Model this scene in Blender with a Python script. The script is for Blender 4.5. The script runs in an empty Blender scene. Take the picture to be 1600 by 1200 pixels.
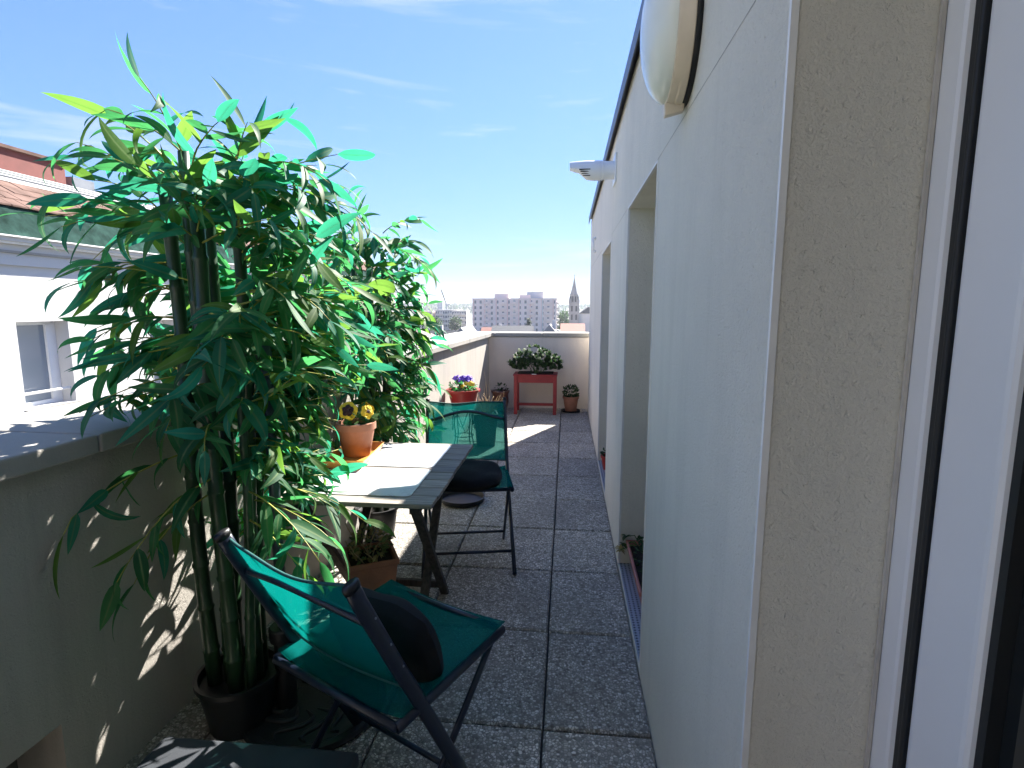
import bpy, math, random
from mathutils import Vector, Matrix, noise
R = math.radians
sc = bpy.context.scene
COL = sc.collection
random.seed(7)

# ------------------------------------------------------------------ camera, sky, sun, exposure
cam = bpy.data.cameras.new('camera'); camo = bpy.data.objects.new('camera', cam); COL.objects.link(camo)
cam.sensor_width = 36.0; cam.lens = 19.125; cam.clip_start = 0.02; cam.clip_end = 12000
camo.location = (0, 0, 1.5)
camo.rotation_euler = (R(90 - 8.036), 0, R(5.721))
sc.camera = camo
SUN_AZ, SUN_EL = 24.0, 41.0
w = bpy.data.worlds.new('World'); sc.world = w; w.use_nodes = True
nt = w.node_tree; nt.nodes.clear()
out = nt.nodes.new('ShaderNodeOutputWorld'); bg = nt.nodes.new('ShaderNodeBackground'); bg.inputs[1].default_value = 0.077
sky = nt.nodes.new('ShaderNodeTexSky'); sky.sky_type = 'NISHITA'; sky.sun_disc = False
sky.sun_elevation = R(SUN_EL); sky.sun_rotation = R(SUN_AZ); sky.altitude = 100; sky.air_density = 1.0; sky.dust_density = 0.1; sky.ozone_density = 3.0
tc = nt.nodes.new('ShaderNodeTexCoord'); mp = nt.nodes.new('ShaderNodeMapping')
mp.inputs['Rotation'].default_value = (0, R(9), R(8)); mp.inputs['Scale'].default_value = (1.6, 1.6, 13.0)
nz = nt.nodes.new('ShaderNodeTexNoise'); nz.inputs['Scale'].default_value = 1.55; nz.inputs['Detail'].default_value = 9; nz.inputs['Roughness'].default_value = 0.58; nz.inputs['Distortion'].default_value = 0.5
rp = nt.nodes.new('ShaderNodeValToRGB'); rp.color_ramp.elements[0].position = 0.53; rp.color_ramp.elements[1].position = 0.78
rp.color_ramp.elements[1].color = (0.6, 0.6, 0.6, 1)
mx = nt.nodes.new('ShaderNodeMix'); mx.data_type = 'RGBA'
mx.inputs['B'].default_value = (2.6, 2.75, 2.95, 1)
L_ = nt.links.new
L_(tc.outputs['Generated'], mp.inputs['Vector']); L_(mp.outputs['Vector'], nz.inputs['Vector']); L_(nz.outputs['Fac'], rp.inputs['Fac'])
L_(rp.outputs['Color'], mx.inputs['Factor']); tn = nt.nodes.new('ShaderNodeMix'); tn.data_type = 'RGBA'; tn.blend_type = 'MULTIPLY'; tn.inputs['Factor'].default_value = 1.0; tn.inputs['B'].default_value = (.64, .74, 1.0, 1)
bw = nt.nodes.new('ShaderNodeRGBToBW'); m1 = nt.nodes.new('ShaderNodeMath'); m1.operation = 'MULTIPLY_ADD'; m1.inputs[1].default_value = .22; m1.inputs[2].default_value = 1.0
dv = nt.nodes.new('ShaderNodeVectorMath'); dv.operation = 'DIVIDE'
L_(sky.outputs['Color'], bw.inputs[0]); L_(bw.outputs[0], m1.inputs[0]); L_(sky.outputs['Color'], dv.inputs[0]); L_(m1.outputs[0], dv.inputs[1])   # soft shoulder, as film gives a bright sky
L_(dv.outputs[0], tn.inputs['A']); L_(tn.outputs['Result'], mx.inputs['A']); L_(mx.outputs['Result'], bg.inputs['Color']); L_(bg.outputs[0], out.inputs[0])
sl = bpy.data.lights.new('sun', 'SUN'); sl.energy = 4.1; sl.angle = R(0.55); sl.color = (1.0, 0.95, 0.88)
slo = bpy.data.objects.new('sun', sl); COL.objects.link(slo); slo.location = (4, 8, 9)
sd = Vector((math.sin(R(SUN_AZ)) * math.cos(R(SUN_EL)), math.cos(R(SUN_AZ)) * math.cos(R(SUN_EL)), math.sin(R(SUN_EL))))
slo.rotation_euler = sd.to_track_quat('Z', 'Y').to_euler()
sc.view_settings.view_transform = 'Standard'; sc.view_settings.look = 'None'; sc.view_settings.gamma = 1.0
sc.view_settings.use_curve_mapping = False
sc.view_settings.exposure = 2.4
sc.render.engine = 'CYCLES'
sc.cycles.use_denoising = True
sc.cycles.max_bounces = 8; sc.cycles.diffuse_bounces = 5; sc.cycles.transparent_max_bounces = 16; sc.cycles.caustics_reflective = False; sc.cycles.caustics_refractive = False

# ------------------------------------------------------------------ helpers
class MB:
    def __init__(s): s.v = []; s.f = []
    def add(s, vs, fs):
        n = len(s.v); s.v += [tuple(v) for v in vs]; s.f += [tuple(i + n for i in f) for f in fs]; return s
    def box(s, x0, x1, y0, y1, z0, z1):
        return s.hexa([(x0, y0, z0), (x1, y0, z0), (x1, y1, z0), (x0, y1, z0), (x0, y0, z1), (x1, y0, z1), (x1, y1, z1), (x0, y1, z1)])
    def hexa(s, p):
        return s.add(p, [(3, 2, 1, 0), (4, 5, 6, 7), (0, 1, 5, 4), (1, 2, 6, 5), (2, 3, 7, 6), (3, 0, 4, 7)])
    def bar(s, a, b, wd, th, ref=(0, 0, 1)):
        a = Vector(a); b = Vector(b); d = (b - a).normalized(); r = Vector(ref)
        if abs(d.dot(r)) > .98: r = Vector((0, 1, 0))
        u = d.cross(r).normalized(); v = u.cross(d)
        p = []
        for q in (a, b):
            for i, j in ((-1, -1), (1, -1), (1, 1), (-1, 1)): p.append(q + u * (wd / 2 * i) + v * (th / 2 * j))
        return s.add(p, [(3, 2, 1, 0), (4, 5, 6, 7), (0, 1, 5, 4), (1, 2, 6, 5), (2, 3, 7, 6), (3, 0, 4, 7)])
    def tube(s, pts, r, n=8, ref=(1, 0, 0), r2=None, cap=True):
        pts = [Vector(p) for p in pts]; m = len(pts); base = len(s.v); r = r if isinstance(r, (list, tuple)) else [r] * m
        for i, p in enumerate(pts):
            d = (pts[min(i + 1, m - 1)] - pts[max(i - 1, 0)]).normalized(); rf = Vector(ref)
            if abs(d.dot(rf)) > .97: rf = Vector((0, 1, 0)) if abs(d.y) < .9 else Vector((0, 0, 1))
            v = d.cross(rf).normalized(); u = v.cross(d).normalized()
            ra = r[i]; rb = ra if r2 is None else r2
            for k in range(n):
                a = 2 * math.pi * k / n; s.v.append(tuple(p + u * (ra * math.cos(a)) + v * (rb * math.sin(a))))
        for i in range(m - 1):
            for k in range(n):
                s.f.append((base + i * n + k, base + i * n + (k + 1) % n, base + (i + 1) * n + (k + 1) % n, base + (i + 1) * n + k))
        if cap:
            s.f.append(tuple(base + k for k in range(n))[::-1]); s.f.append(tuple(base + (m - 1) * n + k for k in range(n)))
        return s
    def lathe(s, prof, n=28, c=(0, 0, 0), sx=1, sy=1):
        base = len(s.v); m = len(prof)
        for r, z in prof:
            for k in range(n):
                a = 2 * math.pi * k / n; s.v.append((c[0] + r * sx * math.cos(a), c[1] + r * sy * math.sin(a), c[2] + z))
        for i in range(m - 1):
            for k in range(n):
                s.f.append((base + i * n + k, base + i * n + (k + 1) % n, base + (i + 1) * n + (k + 1) % n, base + (i + 1) * n + k))
        s.f.append(tuple(base + k for k in range(n))[::-1]); s.f.append(tuple(base + (m - 1) * n + k for k in range(n)))
        return s
    def mesh(s, name, smooth=False):
        me = bpy.data.meshes.new(name); me.from_pydata(s.v, [], s.f); me.validate(); me.update()
        if smooth:
            for p in me.polygons: p.use_smooth = True
        return me
    def build(s, name, mat=None, parent=None, smooth=False, bevel=0, seg=2, loc=None, angle=False):
        me = s.mesh(name, smooth or angle)
        if mat: me.materials.append(mat)
        o = link(name, me, parent)
        if loc: o.location = loc
        if angle:
            try: me.set_sharp_from_angle(angle=R(35))
            except Exception: pass
        if bevel:
            b = o.modifiers.new('bevel', 'BEVEL'); b.width = bevel; b.segments = seg; b.limit_method = 'ANGLE'
        return o
def link(name, data, parent=None):
    o = bpy.data.objects.new(name, data); COL.objects.link(o)
    if parent: o.parent = parent
    return o
def tag(o, label=None, cat=None, group=None, kind=None):
    if label: o['label'] = label
    if cat: o['category'] = cat
    if group: o['group'] = group
    if kind: o['kind'] = kind
    return o
def thing(name, label, cat, loc=(0, 0, 0), rz=0, group=None):
    o = link(name, None); o.location = loc; o.rotation_euler = (0, 0, rz); o.empty_display_size = .1
    return tag(o, label, cat, group)

# ------------------------------------------------------------------ materials
class NT:
    def __init__(s, name):
        s.m = bpy.data.materials.new(name); s.m.use_nodes = True; s.t = s.m.node_tree; s.p = s.t.nodes['Principled BSDF']; s.out = s.t.nodes['Material Output']
    def n(s, typ, **kw):
        q = s.t.nodes.new('ShaderNode' + typ)
        for k, v in kw.items():
            if k in q.inputs.keys(): q.inputs[k].default_value = v
            else: setattr(q, k, v)
        return q
    def l(s, a, b): s.t.links.new(a, b)
    def pos(s, scale=(1, 1, 1), local=False):
        g = s.n('TexCoord') if local else s.n('NewGeometry'); m = s.n('Mapping'); m.inputs['Scale'].default_value = scale
        s.l(g.outputs['Object' if local else 'Position'], m.inputs['Vector']); return m.outputs['Vector']
    def noise(s, vec, scale, detail=4, rough=.55, dist=0):
        q = s.n('TexNoise'); q.inputs['Scale'].default_value = scale; q.inputs['Detail'].default_value = detail; q.inputs['Roughness'].default_value = rough; q.inputs['Distortion'].default_value = dist
        s.l(vec, q.inputs['Vector']); return q.outputs['Fac']
    def ramp(s, fac, stops):
        q = s.n('ValToRGB'); e = q.color_ramp.elements
        while len(e) < len(stops): e.new(.5)
        for i, (p, c) in enumerate(stops):
            e[i].position = p; e[i].color = (*c, 1) if len(c) == 3 else c
        s.l(fac, q.inputs['Fac']); return q.outputs['Color']
    def mix(s, fac, a, b, mode='MIX'):
        q = s.n('Mix', data_type='RGBA', blend_type=mode)
        for sock, val in ((q.inputs['Factor'], fac), (q.inputs['A'], a), (q.inputs['B'], b)):
            if isinstance(val, (int, float)): sock.default_value = val
            elif isinstance(val, tuple): sock.default_value = (*val, 1)
            else: s.l(val, sock)
        return q.outputs['Result']
    def math(s, op, a, b=0.0):
        q = s.n('Math', operation=op)
        for i, val in enumerate((a, b)):
            if isinstance(val, (int, float)): q.inputs[i].default_value = val
            else: s.l(val, q.inputs[i])
        return q.outputs[0]
    def bump(s, h, strength=.3, dist=.01):
        q = s.n('Bump'); q.inputs['Strength'].default_value = strength; q.inputs['Distance'].default_value = dist
        s.l(h, q.inputs['Height']); s.l(q.outputs['Normal'], s.p.inputs['Normal']); return q
    def col(s, c):
        if isinstance(c, tuple): s.p.inputs['Base Color'].default_value = (*c, 1)
        else: s.l(c, s.p.inputs['Base Color'])
    def rough(s, r): s.p.inputs['Roughness'].default_value = r
def simple(name, c, rough=.6, metal=0, var=.18, vs=12, bump=0, bs=200, spec=None, local=False):
    q = NT(name); v = q.pos(local=local); f = q.noise(v, vs, 5)
    q.col(q.ramp(f, [(.3, tuple(x * (1 - var) for x in c)), (.7, tuple(min(1, x * (1 + var)) for x in c))])); q.rough(rough); q.p.inputs['Metallic'].default_value = metal
    if spec is not None: q.p.inputs['Specular IOR Level'].default_value = spec
    if bump: q.bump(q.noise(v, bs, 3), bump, .004)
    return q.m
def plaster(name, c, var=.1, bstr=.5, bscale=150, dirt=(.3, .28, .25), dirtamt=.25, streak=True):
    q = NT(name); v = q.pos()
    big = q.noise(v, 1.3, 6, .6); fine = q.noise(v, 90, 3, .6)
    base = q.ramp(big, [(.3, tuple(x * (1 - var) for x in c)), (.7, tuple(x * (1 + var) for x in c))])
    base = q.mix(q.math('MULTIPLY', fine, .25), base, tuple(x * .62 for x in c))
    if streak:
        sv = q.pos((3.5, 3.5, .35)); st = q.noise(sv, 1.7, 8, .7, .3)
        st = q.ramp(st, [(.50, (0, 0, 0)), (.78, (1, 1, 1))]); base = q.mix(q.math('MULTIPLY', st, dirtamt), base, dirt)
    q.col(base); q.rough(.92); q.p.inputs['Specular IOR Level'].default_value = .25
    h1 = q.noise(v, bscale, 5, .7, 0); pit = q.ramp(q.noise(v, bscale * .38, 3, .6), [(.30, (0, 0, 0)), (.42, (1, 1, 1))])
    h = q.math('ADD', q.math('MULTIPLY', h1, .9), q.math('MULTIPLY', pit, .35))
    q.bump(h, bstr, .006); return q.m
M = {}
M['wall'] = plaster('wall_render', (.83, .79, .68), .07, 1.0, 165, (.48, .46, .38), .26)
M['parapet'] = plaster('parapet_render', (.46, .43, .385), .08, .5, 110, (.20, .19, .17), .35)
M['endwall'] = plaster('end_wall_render', (.74, .66, .58), .06, .5, 110, (.30, .28, .26), .25)
M['neigh'] = plaster('neighbour_render', (.60, .59, .575), .03, .3, 60, (.6, .58, .55), .10)
M['stone'] = plaster('coping_concrete', (.36, .345, .315), .14, .35, 60, (.2, .19, .17), .3, False)
M['screed'] = simple('under_slab_screed', (.10, .10, .09), .95)
M['white_bead'] = simple('bead_white', (.78, .77, .74), .6, var=.06)
M['pvc'] = simple('window_pvc', (.78, .79, .80), .32, var=.03, vs=3)
M['gasket'] = simple('gasket_rubber', (.012, .014, .016), .5, var=.1)
M['alu'] = simple('edge_trim_metal', (.09, .095, .10), .45, .6)
M['steel'] = simple('galvanised_steel', (.36, .39, .43), .45, .7, .15, 40)
M['navy'] = simple('chair_frame_paint', (.012, .02, .04), .35, 0, .2, 30)
M['cushion'] = simple('cushion_black_cloth', (.0045, .005, .007), .95, 0, .3, 60, .4, 900)
M['blackplastic'] = simple('black_plastic', (.010, .010, .011), .45, 0, .3, 20, .1)
M['castblack'] = simple('cast_black', (.012, .012, .013), .5, 0, .3, 30, .4, 120)
M['greybox'] = simple('dark_grey_plastic', (.035, .04, .048), .55, 0, .15, 8, .2, 400)
M['soil'] = simple('potting_soil', (.03, .02, .014), 1, 0, .5, 60, 1, 150)
M['terra'] = simple('terracotta', (.36, .16, .095), .8, 0, .22, 9, .3, 120)
M['terradark'] = simple('terracotta_weathered', (.30, .13, .085), .85, 0, .35, 14, .3, 120)
M['redpot'] = simple('red_plastic', (.36, .025, .022), .4, 0, .1, 8)
M['redwood'] = simple('red_painted_wood', (.27, .024, .028), .5, 0, .2, 14, .2, 60)
M['ochre'] = simple('ochre_glaze', (.52, .26, .06), .3, 0, .2, 9)
M['brownpot'] = simple('brown_glaze', (.13, .06, .045), .35, 0, .4, 14)
M['mauvepot'] = simple('brown_grey_plastic', (.17, .10, .09), .6, 0, .15, 8)
M['iron'] = simple('wrought_iron', (.012, .012, .013), .5, .5, .2, 40)
M['stalk'] = simple('green_stalk', (.06, .14, .03), .6, 0, .3, 30)
M['twig'] = simple('twig_plastic', (.30, .30, .05), .5, 0, .35, 18)
M['dry'] = simple('dry_straw', (.46, .36, .20), .8, 0, .3, 25)
M['ventplastic'] = simple('vent_plastic', (.78, .79, .80), .35, 0, .03, 5)
M['lampcream'] = simple('lamp_cream', (.66, .56, .42), .45, 0, .1, 9)
M['purple'] = simple('violet_petal', (.16, .07, .55), .6, 0, .4, 60)
M['yellow'] = simple('yellow_petal', (.85, .55, .03), .6, 0, .2, 60)
M['petaldark'] = simple('pansy_heart', (.03, .006, .008), .7)
M['whitelabel'] = simple('white_card', (.82, .82, .80), .5, 0, .03)
M['zinc'] = simple('zinc_sheet', (.20, .21, .22), .45, .3, .15, 3)
M['verdigris'] = simple('verdigris_band', (.022, .048, .040), .95, 0, .5, 5, .4, 40, spec=.03)
M['rooftile'] = simple('clay_roof_tile', (.16, .105, .085), .95, 0, .3, 3, .4, 60, spec=.08)
M['chimney'] = simple('red_chimney', (.17, .05, .04), .8, 0, .15, 4)
M['curtain'] = simple('net_curtain', (.62, .65, .70), .9, 0, .12, 9)

def m_paver():
    q = NT('exposed_aggregate'); v = q.pos()
    vo = q.n('TexVoronoi'); vo.inputs['Scale'].default_value = 88; vo.inputs['Randomness'].default_value = 1.0; q.l(v, vo.inputs['Vector'])
    vd = q.n('TexVoronoi', feature='DISTANCE_TO_EDGE'); vd.inputs['Scale'].default_value = 88; q.l(v, vd.inputs['Vector'])
    sep = q.n('SeparateColor'); q.l(vo.outputs['Color'], sep.inputs[0])
    peb = q.ramp(sep.outputs[0], [(0, (.16, .145, .125)), (.25, (.40, .37, .32)), (.6, (.62, .58, .51)), (.85, (.82, .78, .70)), (1, (.92, .89, .82))])
    edge = q.ramp(vd.outputs['Distance'], [(.04, (0, 0, 0)), (.16, (1, 1, 1))])
    c = q.mix(edge, (.25, .24, .21), peb)
    big = q.noise(v, 2.2, 6, .65); c = q.mix(q.ramp(big, [(.35, (.5, .5, .5)), (.62, (0, 0, 0))]), c, (.22, .20, .175))
    info = q.n('ObjectInfo'); c = q.mix(1.0, c, q.ramp(info.outputs['Random'], [(0, (.82, .82, .83)), (1, (1.12, 1.09, 1.05))]), 'MULTIPLY')
    q.col(c); q.rough(.85); q.p.inputs['Specular IOR Level'].default_value = .35
    q.bump(edge, .7, .004); return q.m
M['paver'] = m_paver()

def m_wood():
    q = NT('weathered_wood'); v = q.pos((2.5, 45, 45)); f = q.noise(v, 2.0, 8, .65, .4); info = q.n('ObjectInfo')
    c = q.ramp(f, [(.25, (.12, .108, .096)), (.5, (.27, .245, .215)), (.75, (.45, .41, .36))])
    c = q.mix(1.0, c, q.ramp(info.outputs['Random'], [(0, (.75, .75, .77)), (1, (1.2, 1.16, 1.1))]), 'MULTIPLY')
    q.col(c); q.rough(.8); q.bump(f, .35, .004); return q.m
M['wood'] = m_wood()
def m_legwood():
    q = NT('dark_leg_wood'); v = q.pos((30, 30, 3)); f = q.noise(v, 2.0, 6, .6)
    q.col(q.ramp(f, [(.3, (.035, .03, .027)), (.7, (.11, .095, .08))])); q.rough(.8); q.bump(f, .3, .004); return q.m
M['legwood'] = m_legwood()

def m_fabric():
    q = NT('teal_mesh_fabric'); v = q.pos(local=True)
    f = q.noise(v, 6, 4)
    col = q.ramp(f, [(.3, (.004, .15, .14)), (.7, (.006, .20, .185))])
    d = q.n('BsdfDiffuse'); q.l(col, d.inputs['Color']); tr = q.n('BsdfTranslucent'); tr.inputs['Color'].default_value = (.005, .34, .31, 1)
    m1 = q.n('MixShader'); m1.inputs[0].default_value = .42; q.l(d.outputs[0], m1.inputs[1]); q.l(tr.outputs[0], m1.inputs[2])
    tp = q.n('BsdfTransparent'); tp.inputs['Color'].default_value = (.55, .95, .92, 1)
    m2 = q.n('MixShader'); m2.inputs[0].default_value = .40; q.l(m1.outputs[0], m2.inputs[1]); q.l(tp.outputs[0], m2.inputs[2])
    wv = q.n('TexVoronoi'); wv.inputs['Scale'].default_value = 500; q.l(v, wv.inputs['Vector'])
    b = q.n('Bump'); b.inputs['Strength'].default_value = .3; b.inputs['Distance'].default_value = .001; q.l(wv.outputs['Distance'], b.inputs['Height']); q.l(b.outputs[0], d.inputs['Normal'])
    q.l(m2.outputs[0], q.out.inputs[0]); return q.m
M['fabric'] = m_fabric()
M['hem'] = simple('teal_hem', (.004, .07, .068), .7)

def m_leaf(name, dark, light, trans, tf=.5, rib=(.34, .46, .20), ribw=.22):
    q = NT(name); uv = q.n('Attribute'); uv.attribute_name = 'across'
    info = q.n('ObjectInfo'); v = q.pos(); f = q.noise(v, 9, 3)
    base = q.ramp(f, [(.3, dark), (.7, light)])
    r = q.ramp(uv.outputs['Fac'], [(0, (1, 1, 1)), (ribw, (0, 0, 0))])
    base = q.mix(q.math('MULTIPLY', r, .55), base, rib)
    tcol = q.mix(q.math('MULTIPLY', r, .6), q.ramp(f, [(.3, tuple(x * .75 for x in trans)), (.7, trans)]), tuple(x * .45 for x in trans))
    q.col(base); q.rough(.55); q.p.inputs['Specular IOR Level'].default_value = .2
    tr = q.n('BsdfTranslucent'); q.l(tcol, tr.inputs['Color'])
    m1 = q.n('MixShader'); m1.inputs[0].default_value = tf; q.l(q.p.outputs[0], m1.inputs[1]); q.l(tr.outputs[0], m1.inputs[2]); q.l(m1.outputs[0], q.out.inputs[0])
    return q.m
M['leafA'] = m_leaf('leaf_green', (.020, .085, .038), (.055, .165, .068), (.09, .46, .13))
M['leafB'] = m_leaf('leaf_teal', (.015, .10, .07), (.035, .19, .125), (.045, .40, .22))
M['leafD'] = m_leaf('leaf_yellow_green', (.03, .085, .02), (.075, .15, .035), (.20, .42, .06))
M['leafC'] = m_leaf('leaf_dark', (.012, .055, .028), (.03, .11, .048), (.07, .34, .10))
LEAFM = [M['leafA'], M['leafB'], M['leafC'], M['leafD']]
M['bush'] = m_leaf('bush_leaf', (.020, .045, .022), (.060, .105, .05), (.14, .26, .09), .25)
M['bushdark'] = m_leaf('bush_leaf_dark', (.010, .028, .014), (.03, .06, .028), (.06, .14, .05), .2)
def m_cane():
    q = NT('bamboo_cane'); v = q.pos((60, 60, 1.2)); f = q.noise(v, 1, 4)
    q.col(q.ramp(f, [(.3, (.008, .028, .014)), (.7, (.028, .075, .03))])); q.rough(.35); return q.m
M['cane'] = m_cane()
def m_glass(name, c, rough=.05):
    q = NT(name); q.col(c); q.rough(rough); q.p.inputs['Specular IOR Level'].default_value = .8; q.p.inputs['IOR'].default_value = 1.5; return q.m
M['darkglass'] = m_glass('dark_door_glass', (.012, .016, .018))
M['pane'] = m_glass('window_pane', (.16, .19, .22), .06)
M['farpane'] = m_glass('far_window_pane', (.10, .11, .13), .2)
def m_diffuser():
    q = NT('frosted_diffuser'); v = q.pos(); f = q.noise(v, 5, 3); q.col(q.ramp(f, [(.3, (.66, .68, .58)), (.7, (.78, .80, .72))])); q.rough(.22)
    q.p.inputs['Subsurface Weight'].default_value = .3; q.p.inputs['Subsurface Radius'].default_value = (.03, .03, .03); return q.m
M['diffuser'] = m_diffuser()
def m_placemat(seed):
    q = NT('placemat_print'); tcn = q.n('TexCoord'); v = tcn.outputs['Object']; m = q.n('Mapping'); m.inputs['Location'].default_value = (seed, seed * 2, 0); q.l(v, m.inputs['Vector'])
    sx = q.n('SeparateXYZ'); q.l(v, sx.inputs[0])
    n1 = q.noise(m.outputs[0], 17, 4, .6, 1.2)
    line = q.math('ABSOLUTE', q.math('SUBTRACT', n1, .5)); lines = q.ramp(line, [(.0, (1, 1, 1)), (.05, (0, 0, 0))])
    reg = q.noise(m.outputs[0], 7, 2, .5); reg = q.ramp(reg, [(.52, (0, 0, 0)), (.60, (1, 1, 1))])
    left = q.ramp(q.math('ADD', sx.outputs['X'], .5), [(.46, (1, 1, 1)), (.60, (.25, .25, .25))])
    mask = q.math('MULTIPLY', q.math('MULTIPLY', lines, reg), left)
    ink = q.ramp(q.noise(m.outputs[0], 4, 2), [(.4, (.08, .07, .065)), (.6, (.22, .07, .035))])
    wash = q.math('MULTIPLY', q.math('MULTIPLY', reg, left), .28)
    c = q.mix(wash, (.78, .79, .80), ink); c = q.mix(q.math('MULTIPLY', mask, .95), c, ink)
    q.col(c); q.rough(.3); return q.m
def m_grille():
    q = NT('perforated_plate'); v = q.pos((1, 1, 1)); vo = q.n('TexVoronoi'); vo.inputs['Scale'].default_value = 48; vo.inputs['Randomness'].default_value = 0.0; q.l(v, vo.inputs['Vector'])
    h = q.ramp(vo.outputs['Distance'], [(.24, (0, 0, 0)), (.28, (1, 1, 1))]); q.col(q.mix(h, (.02, .022, .026), (.36, .40, .46))); q.rough(.45); q.p.inputs['Metallic'].default_value = .5
    q.bump(h, .6, .003); return q.m
M['grille'] = m_grille()

# ------------------------------------------------------------------ ground and hills
def m_ground():
    q = NT('town_ground'); v = q.pos(); f = q.noise(v, .02, 6); q.col(q.ramp(f, [(.35, (.05, .07, .04)), (.5, (.12, .12, .11)), (.7, (.20, .19, .17))])); q.rough(.95); return q.m
def m_hill():
    q = NT('wooded_hill'); v = q.pos(); f = q.noise(v, .03, 6, .7); g = q.noise(v, .006, 4)
    c = q.ramp(f, [(.35, (.02, .035, .02)), (.65, (.07, .095, .05))]); c = q.mix(q.ramp(g, [(.52, (0, 0, 0)), (.6, (.8, .8, .8))]), c, (.25, .23, .20))
    q.col(c); q.rough(.95); return q.m
GZ = -13.0
tag(MB().add([(-6000, -6000, GZ), (6000, -6000, GZ), (6000, 6000, GZ), (-6000, 6000, GZ)], [(0, 1, 2, 3)]).build('ground', m_ground()), kind='structure')
hm = MB(); NX, NY = 90, 10
for j in range(NY):
    for i in range(NX):
        x = -1500 + 2600 * i / (NX - 1); y = 1150 + 110 * j
        t = j / (NY - 1); prof = math.sin(min(1, t * 1.25) * math.pi / 2)
        h = 19 + 4 * noise.noise((x * .004, 3, 0)) + 3.5 * max(0, -x / 500) + 2.2 * noise.noise((x * .02, y * .01, 7)) + 1.2 * noise.noise((x * .08, y * .05, 2))
        hm.v.append((x, y, GZ - .6 + h * prof))
for j in range(NY - 1):
    for i in range(NX - 1):
        a = j * NX + i; hm.f.append((a, a + 1, a + NX + 1, a + NX))
tag(hm.build('hills', m_hill(), smooth=True), kind='structure')

# ------------------------------------------------------------------ terrace floor with pavers
XW = 0.32            # face of the building wall
def xin(y): return -1.445 + (y - 1.18) * 0.0419      # inner face of the side parapet
floor = tag(MB().box(-2.1, .99, -1.6, 8.3, -.3, -.045).build('terrace_floor', M['screed']), kind='structure')
rows = [(-1.79 + .594 * k) for k in range(18)]
cols = [(-1.83, -1.254), (-1.248, -.662), (-.652, -.070), (-.061, .318)]
def paver_mesh(w0, l0, t=.04, b=.008):
    m = MB(); z = 0
    p = []
    for (dz, k) in ((-t, 0), (-b, 0), (0, b)):
        for (x, y) in ((0, 0), (w0, 0), (w0, l0), (0, l0)):
            cx, cy = w0 / 2, l0 / 2; p.append((x + (k if x < cx else -k), y + (k if y < cy else -k), dz))
    f = [(3, 2, 1, 0), (8, 9, 10, 11)]
    for r_ in (0, 4):
        for k in range(4): f.append((r_ + k, r_ + (k + 1) % 4, r_ + 4 + (k + 1) % 4, r_ + 4 + k))
    m.add(p, f); me = m.mesh('paver'); me.materials.append(M['paver']); return me
rnd = random.Random(3)
for ci, (x0, x1) in enumerate(cols):
    me = paver_mesh(x1 - x0, .584)
    for k, y0 in enumerate(rows):
        if y0 + .6 > 8.32: continue
        if ci == 0 and y0 > 4.2: continue
        o = link('paver', me, floor); o.location = (x0 + rnd.uniform(-.0015, .0015), y0, rnd.uniform(-.004, .002)); o.rotation_euler = (rnd.uniform(-.002, .002), rnd.uniform(-.003, .003), rnd.uniform(-.0015, .0015))

# ------------------------------------------------------------------ the flat's building on the right
bld = thing('apartment_building', 'flat-roofed building with pale grey rendered wall and recessed doors along the terrace', 'building', (0, 0, 0))
OPEN = [(-.72, .893, 0.02, 2.30), (2.10, 3.05, .012, 2.02), (4.20, 5.21, .012, 1.985)]
ZT = 2.68; YE = 7.86; YB = -1.99; DEP = .235
ys = sorted({YB, YE} | {a for o in OPEN for a in o[:2]}); zs = sorted({-.6, ZT} | {a for o in OPEN for a in o[2:]})
wm = MB()
def quad(m, a, b, c, d): m.add([a, b, c, d], [(0, 1, 2, 3)])
def inop(y, z):
    for o in OPEN:
        if o[0] < y < o[1] and o[2] < z < o[3]: return True
    return False
for i in range(len(ys) - 1):
    for j in range(len(zs) - 1):
        y0, y1, z0, z1 = ys[i], ys[i + 1], zs[j], zs[j + 1]
        if inop((y0 + y1) / 2, (z0 + z1) / 2): continue
        quad(wm, (XW, y1, z0), (XW, y0, z0), (XW, y0, z1), (XW, y1, z1))
for (y0, y1, z0, z1) in OPEN:
    xb = XW + DEP + .10
    quad(wm, (XW, y0, z0), (xb, y0, z0), (xb, y0, z1), (XW, y0, z1)); quad(wm, (xb, y1, z0), (XW, y1, z0), (XW, y1, z1), (xb, y1, z1))
    quad(wm, (XW, y0, z1), (xb, y0, z1), (xb, y1, z1), (XW, y1, z1)); quad(wm, (XW, y1, z0), (xb, y1, z0), (xb, y0, z0), (XW, y0, z0))
quad(wm, (XW, YE, -.6), (XW, YE, ZT), (6, YE, ZT), (6, YE, -.6))
quad(wm, (XW, YB, -.6), (6, YB, -.6), (6, YB, ZT), (XW, YB, ZT)); quad(wm, (6, YB, -.6), (6, YE, -.6), (6, YE, ZT), (6, YB, ZT))
wm.build('wall', M['wall'], bld)
MB().box(XW + .01, 6, YB + .01, YE - .01, GZ, -.61).build('lower_storeys', M['wall'], bld)
MB().box(XW + .02, 6, YB + .01, YE - .01, ZT - .02, ZT + .03).build('roof', M['zinc'], bld)
rt = MB().box(XW - .035, XW + .12, YB - .03, YE + .03, ZT + .031, ZT + .052).box(XW - .035, XW - .029, YB - .03, YE + .03, ZT - .035, ZT + .031).build('roof_edge_trim', M['alu'], bld)
MB().box(XW - .0015, XW + .01, 5.215, YE - .01, 2.0285, 2.030).box(XW - .0010, XW + .01, .9, 4.195, 2.0285, 2.030).build('render_joint', simple('joint_grey', (.46, .44, .39), .9), bld)  # thin grey strips for the hairline joint in the render
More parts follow.
